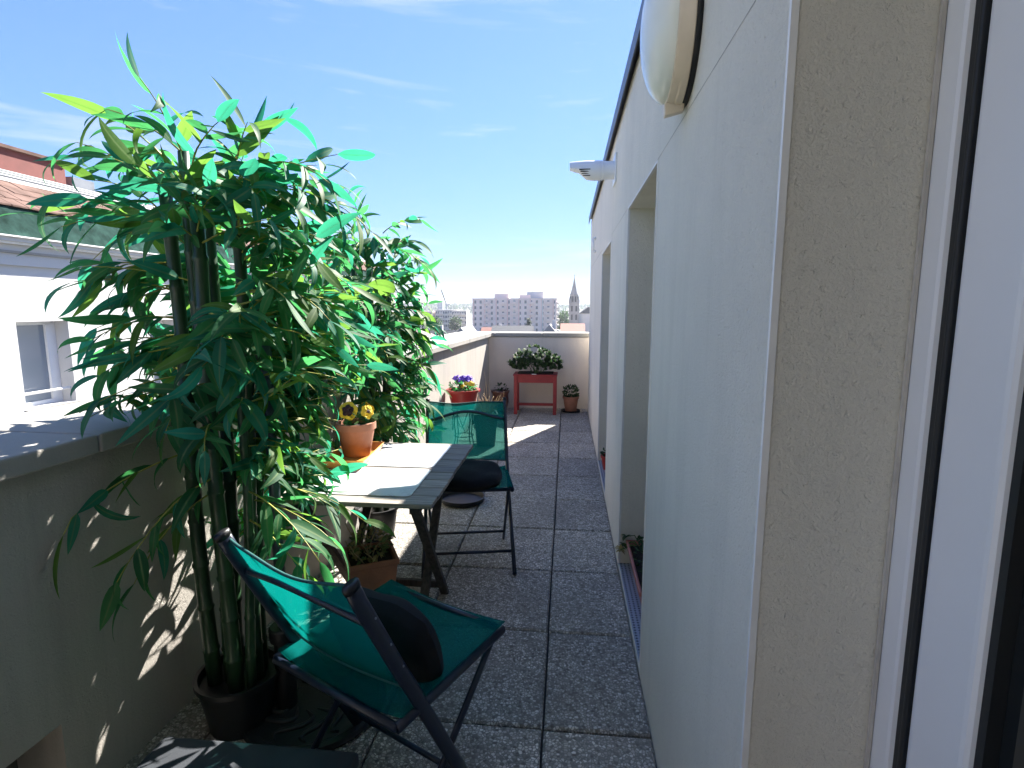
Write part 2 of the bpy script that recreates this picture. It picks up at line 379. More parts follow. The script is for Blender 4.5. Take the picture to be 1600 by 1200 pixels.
# corner beads on the outer edges of the recesses
for (y0, y1, z0, z1) in OPEN:
    b = .0045
    for y, s in ((y0, -1), (y1, 1)):
        lo, hi = (y - .006, y + .002) if s < 0 else (y - .002, y + .006)
        MB().box(XW - .003, XW + .008, lo, hi, z0, z1 + .006).build('corner_bead', M['white_bead'], bld)
    MB().box(XW - .003, XW + .008, y0 + .003, y1 - .003, z1 - .002, z1 + .006).build('corner_bead', M['white_bead'], bld)
MB().box(-1.95, 6.0, -3.6, -2.0, GZ, 2.74).build('unseen_rear_block', M['wall'], bld)  # out of view behind the camera, added to darken the door reveal
MB().box(-1.95, 6.0, -3.6, .50, 2.76, 2.98).build('unseen_shade_slab', M['wall'], bld)  # unseen overhead slab, added to cut skylight on the near terrace
# french doors set back in the two far recesses
for (y0, y1, z0, z1) in OPEN[1:]:
    xb = XW + DEP
    d = MB()
    for (a, b_, c, e) in ((y0, y0 + .07, z0, z1), (y1 - .07, y1, z0, z1), (y0 + .07, y1 - .07, z1 - .07, z1), (y0 + .07, y1 - .07, z0, z0 + .09)):
        d.box(xb, xb + .07, a + .001, b_ - .001, c + .001, e - .001)
    dd = d.build('door_frame', M['pvc'], bld)
    MB().box(xb + .03, xb + .045, y0 + .07, y1 - .07, z0 + .09, z1 - .07).build('pane', M['darkglass'], dd)
# the open door beside the camera: fixed frame, gasket, sash and glass
y1 = OPEN[0][1]; xb = XW + .205; z0, z1 = OPEN[0][2], OPEN[0][3]
df = thing('sliding_door', 'white plastic glazed terrace door with black rubber gasket beside the plaster reveal', 'door')
MB().box(xb - .006, xb, y1 - .007, y1 - .001, z0 + .001, z1 - .001).build('sealant_strip', simple('sealant', (.5, .47, .42), .8), df)
fm = MB().box(xb, xb + .08, y1 - .052, y1 - .001, z0 + .001, z1 - .001)
fm.box(xb, xb + .08, -.719, -.67, z0 + .001, z1 - .001).box(xb, xb + .08, -.67, y1 - .052, z1 - .06, z1 - .001).box(xb, xb + .08, -.67, y1 - .052, z0 + .001, z0 + .04)
fm.build('frame', M['pvc'], df, bevel=.008)
gm = MB()
for gx, a, b_ in ((xb + .006, y1 - .069, y1 - .053), (xb + .0015, y1 - .0795, y1 - .070)): gm.box(gx, gx + .03, a, b_, z0 + .04, z1 - .06)
gm.build('gasket', M['gasket'], df, bevel=.003)
sh = MB().box(xb + .004, xb + .07, y1 - .198, y1 - .0805, z0 + .045, z1 - .065).box(xb + .004, xb + .07, -.66, -.56, z0 + .045, z1 - .065)
sh.box(xb + .004, xb + .07, -.56, y1 - .198, z1 - .17, z1 - .065).box(xb + .004, xb + .07, -.56, y1 - .198, z0 + .045, z0 + .16)
sh.build('sash', M['pvc'], df, bevel=.012, seg=3)
MB().box(xb + .014, xb + .05, y1 - .212, y1 - .199, z0 + .161, z1 - .171).build('bead_gasket', M['gasket'], df)
MB().box(xb + .032, xb + .045, -.56, y1 - .213, z0 + .161, z1 - .171).build('pane', M['darkglass'], df)
# threshold plates and their grilles
for (y0, y1_, z0_, z1_), lb in zip(OPEN[1:], ('perforated grey metal drain plate under the long planter', 'perforated grey metal drain plate in the far recess')):
    tag(MB().box(XW + .004, XW + DEP - .004, y0 + .004, y1_ - .004, .0125, .022).build('drain_plate', M['grille']), lb, 'drain plate')

# ------------------------------------------------------------------ parapets
par = thing('parapet_wall', 'long rendered parapet wall with concrete coping running beside both bamboo plants', 'wall')
ya, yb_ = -1.6, 8.40
OW = .44
def pp(y, off, z): return (xin(y) + off, y, z)
pm = MB()
NYa, NYb, NZ0, NZ1 = .78, 1.285, .03, .305     # scupper opening low in the wall
def seg(y0, y1, z0, z1): pm.hexa([pp(y0, -OW, z0), pp(y0, 0, z0), pp(y1, 0, z0), pp(y1, -OW, z0), pp(y0, -OW, z1), pp(y0, 0, z1), pp(y1, 0, z1), pp(y1, -OW, z1)])
seg(ya, NYa, -.6, 1.065); seg(NYb, yb_, -.6, 1.065); seg(NYa, NYb, NZ1, 1.065); seg(NYa, NYb, -.6, NZ0)
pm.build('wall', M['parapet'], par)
MB().hexa([pp(NYa - .0, -OW + .02, -.1), pp(NYa, -.16, -.1), pp(NYb, -.16, -.1), pp(NYb, -OW + .02, -.1), pp(NYa, -OW + .02, .4), pp(NYa, -.16, .4), pp(NYb, -.16, .4), pp(NYb, -OW + .02, .4)]).build('scupper_back', M['screed'], par)
y = ya; k = 0
rnd = random.Random(5)
while y < yb_ - .2:
    y2 = min(y + 1.02, yb_ - .36); 
    dz = rnd.uniform(-.002, .002)
    c = MB().hexa([pp(y + .004, -OW - .06, 1.066), pp(y + .004, .045, 1.066), pp(y2 - .004, .045, 1.066), pp(y2 - .004, -OW - .06, 1.066),
                   pp(y + .004, -OW - .06, 1.128 + dz), pp(y + .004, .045, 1.122 + dz), pp(y2 - .004, .045, 1.122 + dz), pp(y2 - .004, -OW - .06, 1.128 + dz)])
    c.build('coping_stone', M['stone'], par, bevel=.006)
    y = y2
    if y >= yb_ - .37: break
endw = thing('end_wall', 'low rendered end wall with concrete coping behind the red planter table', 'wall')
MB().hexa([(xin(8.06) + .002, 8.06, -.6), (.95, 8.06, -.6), (.95, 8.40, -.6), (xin(8.40) + .002, 8.40, -.6), (xin(8.06) + .002, 8.06, 1.06), (.95, 8.06, 1.06), (.95, 8.40, 1.06), (xin(8.4) + .002, 8.4, 1.06)]).build('wall', M['endwall'], endw)
xs_ = [-1.66, -1.06, -.36, .34, .97]
for a, b_ in zip(xs_[:-1], xs_[1:]):
    MB().box(a + .003, b_ - .003, 8.045, 8.47, 1.0665 + rnd.uniform(0, .001), 1.124 + rnd.uniform(-.002, .002)).build('coping_stone', M['stone'], endw, bevel=.006)
MB().box(-1.64, 0.31, 8.41, 8.44, GZ, 1.0).box(-1.9, -1.86, -1.6, 8.4, GZ, -.61).build('facade_below', M['endwall'], endw)
# ------------------------------------------------------------------ fittings on the building wall
lamp = thing('bulkhead_lamp', 'oval frosted bulkhead lamp with cream rim high on the rendered wall', 'lamp', (XW, 1.63, 2.245))
def oval(prof, n=40, ry=.165, rz_=.2):
    m = MB(); base = 0
    for s_, d in prof:
        for k in range(n):
            a = 2 * math.pi * k / n; m.v.append((-d, ry * s_ * math.cos(a), rz_ * s_ * math.sin(a)))
    for i in range(len(prof) - 1):
        for k in range(n): m.f.append((i * n + k, (i + 1) * n + k, (i + 1) * n + (k + 1) % n, i * n + (k + 1) % n))
    m.f.append(tuple(range(n))); m.f.append(tuple((len(prof) - 1) * n + k for k in range(n))[::-1]); return m
oval([(.97, -.004), (.985, .014), (.965, .018)]).build('back_plate', M['blackplastic'], lamp, smooth=True)
oval([(.93, .010), (1.0, .018), (1.0, .034), (.985, .038), (.985, .046), (.96, .056), (.90, .058)]).build('rim', M['lampcream'], lamp, angle=True)
oval([(.93, .050)] + [(.93 * math.cos(t * math.pi / 2 / 9), .052 + .078 * math.sin(t * math.pi / 2 / 9)) for t in range(9)] + [(.02, .130)]).build('diffuser', M['diffuser'], lamp, smooth=True)
MB().hexa([(-.060, -.014, -.225), (-.008, -.014, -.212), (-.008, .014, -.212), (-.060, .014, -.225), (-.064, -.02, -.192), (-.01, -.02, -.185), (-.01, .02, -.185), (-.064, .02, -.192)]).build('latch', M['lampcream'], lamp, bevel=.004)
MB().tube([(-.052, -.016, -.208), (-.052, .016, -.208)], .005, 8).build('latch_screw', M['steel'], lamp)
vent = thing('vent_pipe', 'white plastic flue pipe with slotted hood sticking out of the rendered wall', 'vent pipe', (XW, 3.97, 2.435))
MB().box(-.012, 0, -.095, .095, -.095, .095).build('flange', M['ventplastic'], vent, bevel=.004)
def xlathe(prof, n=28):
    m = MB()
    for r, d in prof:
        for k in range(n):
            a = 2 * math.pi * k / n; m.v.append((-d, r * math.cos(a), r * math.sin(a)))
    for i in range(len(prof) - 1):
        for k in range(n): m.f.append((i * n + k, (i + 1) * n + k, (i + 1) * n + (k + 1) % n, i * n + (k + 1) % n))
    m.f.append(tuple(range(n))); m.f.append(tuple((len(prof) - 1) * n + k for k in range(n))[::-1]); return m
xlathe([(.060, .0), (.060, .085), (.066, .087), (.066, .095), (.062, .097), (.062, .103), (.066, .105), (.066, .115)]).build('pipe', M['ventplastic'], vent, angle=True)
hd = MB(); n = 24; prof = [(.066, .1155, 0), (.066, .16, 0), (.063, .20, .004), (.054, .25, .010), (.046, .315, .014)]
for (r, d, up_) in prof:
    for k in range(n):
        a = 2 * math.pi * k / n; zz = r * math.sin(a)
        if d > .22 and zz < -.012: zz = -.012 - (zz + .012) * -.25 if d < .3 else -.012
        hd.v.append((-d + (.03 if (d > .3 and zz < 0) else 0), r * math.cos(a), zz + up_))
for i in range(len(prof) - 1):
    for k in range(n): hd.f.append((i * n + k, (i + 1) * n + k, (i + 1) * n + (k + 1) % n, i * n + (k + 1) % n))
hd.f.append(tuple((len(prof) - 1) * n + k for k in range(n))[::-1])
hood = hd.build('hood', M['ventplastic'], vent, angle=True)
for k in range(4):
    MB().box(-.25 + .008 * k, -.175, -.0665 + .006 * k, -.0655 + .02 * k * 0 + .012, -.006 - .013 * k, -.001 - .013 * k).build('slot', M['gasket'], vent)
cl = thing('wall_clip', 'slim white pipe clip fixed to the wall near the far corner', 'wall fitting', (XW, 6.45, 2.11))
MB().tube([(-.03, 0, .02), (-.03, 0, .17)], .012, 10).build('rod', M['ventplastic'], cl, smooth=True)
for z in (.02, .17): MB().tube([(0, 0, z), (-.03, 0, z)], .016, 10, ref=(0, 0, 1)).build('bracket', M['ventplastic'], cl, smooth=True)

# ------------------------------------------------------------------ folding table
TZ = .72
table = thing('folding_table', 'weathered grey wooden slatted folding table with crossed legs', 'table', (-.865, 2.52, 0))
tx0, tx1, ty0, ty1 = -.345, .340, -.490, .490
npl = 9; pw = (ty1 - ty0) / npl
pme = MB().box(tx0, tx1, .003, pw - .003, TZ - .02, TZ).mesh('plank'); pme.materials.append(M['wood'])
for k in range(npl):
    o = link('plank', pme, table); o.location = (rnd.uniform(-.002, .002), ty0 + k * pw, rnd.uniform(-.001, .001))
    b = o.modifiers.new('bevel', 'BEVEL'); b.width = .003; b.segments = 2
for x in (tx0 + .06, tx1 - .10): MB().box(x, x + .04, ty0 + .03, ty1 - .03, TZ - .052, TZ - .021).build('rail', M['legwood'], table)
for sx in (-1, 1):
    xa = .245 * sx; xb2 = .19 * sx
    MB().bar((xa, ty0 + .10, TZ - .06), (xa, .12, 0.01), .024, .042, (1, 0, 0)).build('leg', M['legwood'], table, bevel=.003)
    MB().bar((xb2, ty1 - .10, TZ - .06), (xb2, -.16, 0.01), .024, .042, (1, 0, 0)).build('leg', M['legwood'], table, bevel=.003)
MB().bar((-.245, .06, .09), (.245, .06, .09), .022, .035).build('stretcher', M['legwood'], table)
MB().bar((-.19, -.10, .09), (.19, -.10, .09), .022, .035).build('stretcher', M['legwood'], table)
def placemat(x0, x1, y0, y1, z, label, seed, rz=0):
    m = MB(); r = .022; pts = []
    hx, hy = (x1 - x0) / 2, (y1 - y0) / 2
    for (cx, cy, a0) in ((hx - r, hy - r, 0), (-hx + r, hy - r, 90), (-hx + r, -hy + r, 180), (hx - r, -hy + r, 270)):
        for k in range(5):
            a = R(a0 + 22.5 * k); pts.append((cx + r * math.cos(a), cy + r * math.sin(a)))
    n = len(pts); vs = [(x, y, 0) for x, y in pts] + [(x, y, .0025) for x, y in pts]
    m.add(vs, [tuple(range(n))[::-1], tuple(range(n, 2 * n))] + [(k, (k + 1) % n, n + (k + 1) % n, n + k) for k in range(n)])
    o = m.build('placemat', m_placemat(seed)); o.location = ((x0 + x1) / 2, (y0 + y1) / 2, z); o.rotation_euler = (0, 0, rz)
    return tag(o, label, 'placemat', 'printed placemats on the table')
placemat(-1.13, -.637, 2.11, 2.485, TZ + .0025, 'printed white placemat on the table edge nearer the teal chair in front', 1.3, .01)
placemat(-1.14, -.640, 2.525, 2.955, TZ + .0025, 'printed white placemat under the ochre tray, next to the far chair', 4.1, -.01)

# ------------------------------------------------------------------ folding chairs
def sweep_bar(m, pts, wx, wy, n=10):
    m.tube(pts, wx, n, ref=(1, 0, 0), r2=wy)
def chair(name, label, loc, rz, ff=.33, rf=-.16):
    c = thing(name, label, 'chair', loc, rz, 'teal folding chairs')
    HW = .255
    for s in (-1, 1):
        m = MB(); x = s * HW
        P = [(x, -.388, .888), (x, -.368, .842), (x, -.315, .735), (x, -.258, .62), (x, -.21, .53), (x, -.168 + (.04 if ff > .2 else 0), .445), (x, -.168 + (ff + .168) * .15, .38), (x, -.168 + (ff + .168) * .55, .207), (x, ff, .012)]
        sweep_bar(m, P, .0115, .021); o = m.build('back_post', M['navy'], c, smooth=True)
        MB().tube([(x, -.392, .897), (x, -.386, .882)], .0135, 10, r2=.023).build('end_cap', M['blackplastic'], o, smooth=True)
        for zz, yy in ((.79, -.342), (.70, -.297), (.62, -.258)):
            MB().tube([(x - .0125, yy + .01, zz), (x + .0125, yy + .01, zz)], .003, 6, ref=(0, 0, 1)).build('rivet', M['steel'], o)
        x2 = s * (HW - .026)
        m = MB(); m.tube([(x2, .20, .452), (x2, .20 + (rf - .20) * .3, .32), (x2, rf, .012)], .009, 10, r2=.014); m.build('leg', M['navy'], c, smooth=True)
        m = MB(); m.tube([(s * (HW - .004), -.262, .452), (s * (HW - .004), -.15, .455), (s * (HW - .004), .215, .468)], .0125, 10, r2=.016); m.build('seat_rail', M['navy'], c, smooth=True)
    MB().tube([(-HW, ff - .09 * (ff + .14) / .385, .100), (HW, ff - .09 * (ff + .14) / .385, .100)], .009, 8, ref=(0, 0, 1)).build('front_stretcher', M['navy'], c, smooth=True)
    MB().tube([(-HW + .026, rf - (rf - .20) * .17, .085), (HW - .026, rf - (rf - .20) * .17, .085)], .009, 8, ref=(0, 0, 1)).build('rear_stretcher', M['navy'], c, smooth=True)
    MB().tube([(-HW + .004, -.262, .452), (HW - .004, -.262, .452)], .012, 8, ref=(0, 0, 1)).build('seat_crossbar', M['navy'], c, smooth=True)
    MB().tube([(-HW + .01, .212, .468), (HW - .01, .212, .468)], .011, 8, ref=(0, 0, 1)).build('seat_crossbar', M['navy'], c, smooth=True)
    pts = []
    for k in range(17):
        t = k / 16; x = -HW + 2 * HW * t; a = math.sin(math.pi * t) ** 1.5
        pts.append((x, -.330 - .045 * a, .765 + .048 * a))
    MB().tube(pts, .010, 8, ref=(0, 0, 1)).build('back_bar', M['navy'], c, smooth=True)
    # sling back and seat
    def sheet(f, nu, nv):
        m = MB()
        for j in range(nv + 1):
            for i in range(nu + 1): m.v.append(f(i / nu, j / nv))
        for j in range(nv):
            for i in range(nu): a = j * (nu + 1) + i; m.f.append((a, a + 1, a + nu + 2, a + nu + 1))
        return m
    def fb(u, v):
        z = .520 + .358 * v; yb2 = -.208 - (z - .52) * .477
        sag = -.030 * math.sin(math.pi * u); x = (u - .5) * 2 * (HW - .004)
        return (x, yb2 + sag + .006, z - .018 * math.sin(math.pi * u) * (v - .3) + .005 * math.sin(u * 9 + v * 5) * v)
    o = sheet(fb, 16, 8).build('back_sling', M['fabric'], c, smooth=True); sm = o.modifiers.new('solid', 'SOLIDIFY'); sm.thickness = .0015
    for vv, nm in ((0, 'hem'), (1, 'hem')): MB().tube([fb(u_ / 16, vv) for u_ in range(17)], .0045, 6, ref=(0, 0, 1)).build(nm, M['hem'], c, smooth=True)
    def fs(u, v):
        y = -.25 + .475 * v; x = (u - .5) * 2 * (HW - .0)
        z = .467 + .016 * v - .042 * math.sin(math.pi * u) ** .8 * (math.sin(math.pi * min(1, .12 + v * .86)) ** .6)
        return (x, y, z + .008 * (1 - math.sin(math.pi * u)))
    o = sheet(fs, 16, 12).build('seat_sling', M['fabric'], c, smooth=True); sm = o.modifiers.new('solid', 'SOLIDIFY'); sm.thickness = .0015
    return c
chair('folding_chair', 'teal mesh folding chair with navy frame turned away, in front of the table', (-.515, 1.545, 0), R(-27), .05, -.24)
chair('folding_chair', 'teal mesh folding chair facing the table from its far end', (-.585, 3.145, 0), R(191))

def cushion(name, label, a, b, h, loc, rot, seed):
    m = MB(); nu, nv = 28, 28; rr = random.Random(seed)
    for side in (1, -1):
        base = len(m.v)
        for j in range(nv + 1):
            for i in range(nu + 1):
                u = -1 + 2 * i / nu; v = -1 + 2 * j / nv
                x = u * math.sqrt(1 - v * v * .33) ; yv = v * math.sqrt(1 - u * u * .33)
                e = max(0, (1 - u ** 4) * (1 - v ** 4)) ** .42
                wob = .06 * noise.noise((u * 2.2 + seed, v * 2.2, side))
                m.v.append((x * a, yv * b, side * h * e * (1 + wob * 2) + .012 * noise.noise((u * 1.5, v * 1.5, seed))))
        for j in range(nv):
            for i in range(nu):
                q = base + j * (nu + 1) + i; f = (q, q + 1, q + nu + 2, q + nu + 1); m.f.append(f if side > 0 else f[::-1])
    o = m.build(name, M['cushion'], smooth=True); o.location = loc; o.rotation_euler = rot
    return tag(o, label, 'cushion')
cushion('seat_cushion', 'black cushion lying flat on the far folding chair seat', .205, .20, .050, (-.575, 3.10, .505), (R(3), R(-2), R(11)), 2)
# leaning upright against the sling of the near chair
cushion('seat_cushion', 'black cushion propped upright against the back of the nearer teal chair', .200, .165, .055, (-.520, 1.440, .535), (R(108), R(4), R(-20.8)), 9)

# ------------------------------------------------------------------ parasol base, storage box, saucer
pb = thing('parasol_base', 'round black cast parasol base with leafy relief and upright tube beside the bamboo pot', 'parasol base', (-.93, 1.80, 0))
MB().lathe([(.255, .002), (.262, .012), (.255, .026), (.235, .03), (.225, .024), (.10, .036), (.06, .042), (.03, .042)], 48).build('foot', M['castblack'], pb, angle=True)
for k in range(12):
    a = 2 * math.pi * k / 12; m = MB()
    pts = []
    for t in range(9):
        s_ = t / 8; rr = .075 + .14 * s_; aa = a + .35 * math.sin(s_ * 5.5); pts.append((rr * math.cos(aa), rr * math.sin(aa), .037 - .010 * s_))
    m.tube(pts, [.004 + .007 * math.sin(math.pi * t / 8) for t in range(9)], 6, ref=(0, 0, 1)); m.build('scroll', M['castblack'], pb, smooth=True)
MB().tube([(-.085, -.05, .03), (-.085, -.05, .34)], .036, 20).lathe([(.047, .30), (.05, .31), (.05, .345), (.044, .352)], 20, (-.085, -.05, 0)).build('tube', M['blackplastic'], pb, angle=True)
MB().tube([(-.085, -.05, .34), (-.085, -.05, 1.42)], .019, 16).build('pole', simple('parasol_pole_paint', (.05, .07, .09), .35), pb, smooth=True)
bx = thing('storage_box', 'dark grey flat-lidded box at the foot of the parapet, in the lower corner', 'box', (-.835, .98, 0))
MB().hexa([(-.25, -.28, .0), (.25, -.28, .0), (.25, .28, .0), (-.25, .28, .0), (-.265, -.295, .255), (.265, -.295, .255), (.265, .295, .255), (-.265, .295, .255)]).build('body', M['greybox'], bx, bevel=.01)
MB().box(-.285, .288, -.31, .305, .256, .30).build('lid', M['greybox'], bx, bevel=.012, seg=3)
tag(MB().lathe([(.13, .0), (.165, .008), (.175, .045), (.168, .045), (.155, .012), (.02, .010)], 36).build('plant_saucer', M['blackplastic'], angle=True, loc=(-.79, 4.02, 0)), 'shallow round black plant saucer on the paving beyond the table', 'saucer')

# ------------------------------------------------------------------ leaves
def leaf_shape(curl, fold, twist, wid, nseg=8, bend=0.0, tipk=1.0):
    vs, fs, ac = [], [], []
    p = Vector((0, 0, 0)); ang = 0.0
    for i in range(nseg + 1):
        t = i / nseg
        wv = wid * (math.sin(math.pi * min(1, (t * .97 + .03)) ** .72) ** .9) * .5 if t < 1 else .002
        if i == 0: wv = .012
        tw = twist * t; sd_ = bend * t * t
        for s in (-1, 0, 1):
            lx = s * wv * math.cos(fold); lz = abs(s) * wv * math.sin(fold)
            x = lx * math.cos(tw) - lz * math.sin(tw); z = lx * math.sin(tw) + lz * math.cos(tw)
            vs.append((p.x + x + sd_, p.y - z * math.sin(ang), p.z + z * math.cos(ang))); ac.append(abs(s))
        st = 1 / nseg; ang -= curl * st * (.4 + 1.2 * t)
        p = p + Vector((0, math.cos(ang) * st, math.sin(ang) * st))
    for i in range(nseg):
        for k in range(2): a = i * 3 + k; fs.append((a, a + 1, a + 4, a + 3))
    return vs, fs, ac
def set_across(me, ac):
    at = me.attributes.new('across', 'FLOAT', 'POINT'); at.data.foreach_set('value', ac)
def leaf_mesh(name, shape, mat):
    me = bpy.data.meshes.new(name); me.from_pydata(shape[0], [], shape[1]); me.materials.append(mat); set_across(me, shape[2])
    for p in me.polygons: p.use_smooth = True
    return me
VAR = [leaf_shape(.5, .18, .1, .22), leaf_shape(1.0, .2, -.35, .21, bend=.05), leaf_shape(1.4, .15, .5, .20, bend=-.06), leaf_shape(.15, .25, .15, .23, bend=.04), leaf_shape(-.35, .18, -.6, .20), leaf_shape(1.7, .12, .2, .22, bend=.08)]
LM = [[leaf_mesh('leaf', s, m) for m in LEAFM] for s in VAR]
CAMP = Vector((0, 0, 1.5))
def hits_wall(p):
    return p.z < 1.15 and xin(p.y) - OW - .07 < p.x < xin(p.y) + .055 if p.z > 1.05 else (p.x < xin(p.y) + .012 and p.x > xin(p.y) - OW)
def hits(p):
    if -.98 < p.x < -.70 and 1.95 < p.y < 2.3 and p.z < .72: return True
    if p.z < .03 or hits_wall(p): return True
    if -1.245 < p.x < -.53 and 2.0 < p.y < 3.03 and .60 < p.z < .735: return True
    if -1.26 < p.x < -.78 and 2.12 < p.y < 2.92 and .70 < p.z < 1.12: return True      # room for the pansy pot
    if -.92 < p.x < -.55 and 1.45 < p.y < 2.12 and .93 < p.z < 1.24: return True
    return False
def joined_leaves(name, items, parent, shapes=VAR, mats=None):
    mats = mats or LEAFM
    vs, fs, ac, mi = [], [], [], []
    for (mt, va, ml) in items:
        b = len(vs); s = shapes[va]
        vs += [tuple(mt @ Vector(v)) for v in s[0]]; fs += [tuple(i + b for i in f) for f in s[1]]; ac += s[2]; mi += [ml] * len(s[1])
    me = bpy.data.meshes.new(name); me.from_pydata(vs, [], fs)
    for m in mats: me.materials.append(m)
    me.polygons.foreach_set('material_index', mi); me.polygons.foreach_set('use_smooth', [True] * len(fs)); set_across(me, ac)
    o = link(name, me, parent); o['kind'] = 'stuff'; return o
def orient(pos, d, nrm, ln, wscale=1.0):
    y = d.normalized(); z = (nrm - y * nrm.dot(y))
    if z.length < 1e-3: z = y.orthogonal()
    z.normalize(); x = y.cross(z)
    m = Matrix(((x.x * wscale, y.x, z.x, 0), (x.y * wscale, y.y, z.y, 0), (x.z * wscale, y.z, z.z, 0), (0, 0, 0, 1)))
    return Matrix.Translation(pos) @ m @ Matrix.Scale(ln, 4)

def bamboo(name, label, base, canes, height, sprays, seed, nobj, pot_r, pot_h, leafl):
    rr = random.Random(seed)
    root = thing(name, label, 'plant', base, 0, 'artificial bamboo plants along the parapet')
    B = Vector(base)
    pot = MB().lathe([(pot_r * .78, .0), (pot_r, pot_h - .02), (pot_r * 1.08, pot_h - .018), (pot_r * 1.08, pot_h), (pot_r * .98, pot_h), (pot_r * .95, pot_h - .03), (.02, pot_h - .035)], 36).build('pot', M['blackplastic'], root, angle=True)
    cp = []
    for (dx, dy, lx, ly, h, r) in canes:
        pts, rad = [], []
        nn = max(4, int(h / .16))
        for i in range(nn + 1):
            t = i / nn; c = (dx + lx * t + .008 * math.sin(7 * t + dx * 50), dy + ly * t, pot_h * .7 + (h - pot_h * .7) * t)
            q = Vector(c)
            for dz, k in ((-.010, 1.0), (-.003, 1.13), (.003, 1.13), (.010, .97)):
                if 0 < i < nn: pts.append((q.x, q.y, q.z + dz)); rad.append(r * k * (1 - .25 * t))
            if i in (0, nn): pts.append(c); rad.append(r * (1 - .25 * t))
        MB().tube(pts, rad, 12, ref=(1, 0, 0)).build('cane', M['cane'], root, smooth=True)
        cp.append((Vector((dx, dy, 0)), Vector((lx, ly, 0)), h))
    items = []
    for (z, az, el, ln, nl, droop) in sprays:
        # nearest cane that leans to that side
        d0 = Vector((math.cos(az), math.sin(az), 0))
        c = max(cp, key=lambda q: (q[0] + q[1]).dot(d0) + rr.uniform(-.06, .06) - (10 if q[2] < z - .15 else 0))
        t0 = min(1, max(0, z / c[2])); p = c[0] + c[1] * t0 + Vector((0, 0, z))
        d = Vector((math.cos(az) * math.cos(el), math.sin(az) * math.cos(el), math.sin(el)))
        pts = [p.copy()]; dirs = [d.copy()]; ns = 8; ok = True
        for i in range(ns):
            d = (d + Vector((rr.uniform(-.08, .08), rr.uniform(-.08, .08), -droop / ns))).normalized(); p2 = p + d * (ln / ns)
            if hits(B + p2):
                d = Vector((abs(d.x) * .3 + .05, d.y, d.z)).normalized(); p2 = p + d * (ln / ns)
                if hits(B + p2): break
            p = p2
            pts.append(p.copy()); dirs.append(d.copy())
        if len(pts) < 3: continue
        MB().tube(pts, [.0034 - .0022 * i / (len(pts) - 1) for i in range(len(pts))], 5).build('twig', M['twig'], root, smooth=True)
        for k in range(nl):
            t = .12 + .88 * (k + .5) / nl if k < nl - 1 else 1.0
            fi = t * (len(pts) - 1); i0 = min(len(pts) - 2, int(fi)); q = pts[i0].lerp(pts[i0 + 1], fi - i0); tg = dirs[min(i0 + 1, len(dirs) - 1)]
            side = tg.cross(Vector((0, 0, 1)));
            if side.length < .05: side = Vector((1, 0, 0))
            side.normalize(); upv = side.cross(tg)
            s = 1 if k % 2 else -1
            if k == nl - 1: s = 0
            ld = tg * rr.uniform(.55, 1.0) + side * s * rr.uniform(.4, 1.0) + upv * rr.uniform(-.35, .45) + Vector((0, 0, rr.uniform(-.7, .2)))
            od = Vector((q.x, q.y, 0)); od = od.normalized() if od.length > .01 else Vector((0, -1, 0)); nv = Vector((rr.uniform(-.7, .7), rr.uniform(-.7, .7), rr.uniform(.1, 1.0))) + od * rr.uniform(.0, 1.1) + side * s * .25
            le = leafl * rr.uniform(.62, 1.2); mt = orient(q, ld, nv, le, rr.uniform(.85, 1.25))
            va = rr.choices(range(6), (4, 4, 3, 3, 1, 2))[0]
            tip = B + mt @ Vector(VAR[va][0][-2]); mid = B + mt @ Vector(VAR[va][0][13])
            if hits(tip) or hits(mid):
                ld = Vector((abs(ld.x) * .5 + .15, ld.y, ld.z)); mt = orient(q, ld, nv, le * .85); tip = B + mt @ Vector(VAR[va][0][-2]); mid = B + mt @ Vector(VAR[va][0][13])
                if hits(tip) or hits(mid): continue
            items.append((mt, va, rr.choices((0, 1, 2, 3), (5, 4, 3, 3))[0]))
    items.sort(key=lambda it: ((B + it[0].translation) - CAMP).length)
    for (mt, va, ml) in items[:nobj]:
        o = link('leaf', LM[va][ml], root); o.matrix_local = mt
    joined_leaves('foliage', items[nobj:], root)
    return root

rs = random.Random(21)
def spray(z, az0, az1_, l0, l1, el0=-.05, el1=.6, d0=.3, d1=1.0): return (z, R(rs.uniform(az0, az1_)), rs.uniform(el0, el1), rs.uniform(l0, l1), rs.randint(7, 10), rs.uniform(d0, d1))
sp1 = []
for k in range(54): sp1.append(spray(rs.uniform(1.36, 1.92), -70, 130, .22, .38, .0, .8))          # crown all round
for k in range(26): sp1.append(spray(rs.uniform(1.66, 1.97), 0, 360, .16, .27, .4, 1.1, .5, 1.2))   # crown top
for k in range(28): sp1.append(spray(rs.uniform(1.36, 1.80), 120, 218, .18, .34, -.05, .5))         # over the coping
for k in range(40): sp1.append(spray(rs.uniform(.85, 1.55), -22, 70, .26, .44))                     # towards the terrace
for k in range(70): sp1.append(spray(rs.uniform(.62, 1.5), 52, 114, .28, .50, -.1, .4))             # along the parapet
for k in range(8): sp1.append(spray(rs.uniform(1.1, 1.4), -100, -20, .16, .30))                     # few in front of the canes
for k in range(9): sp1.append(spray(rs.uniform(1.20, 1.42), 140, 215, .18, .28, .0, .5))
for k in range(26): sp1.append(spray(rs.uniform(1.05, 1.5), 62, 104, .42, .64, -.05, .18, .2, .5))
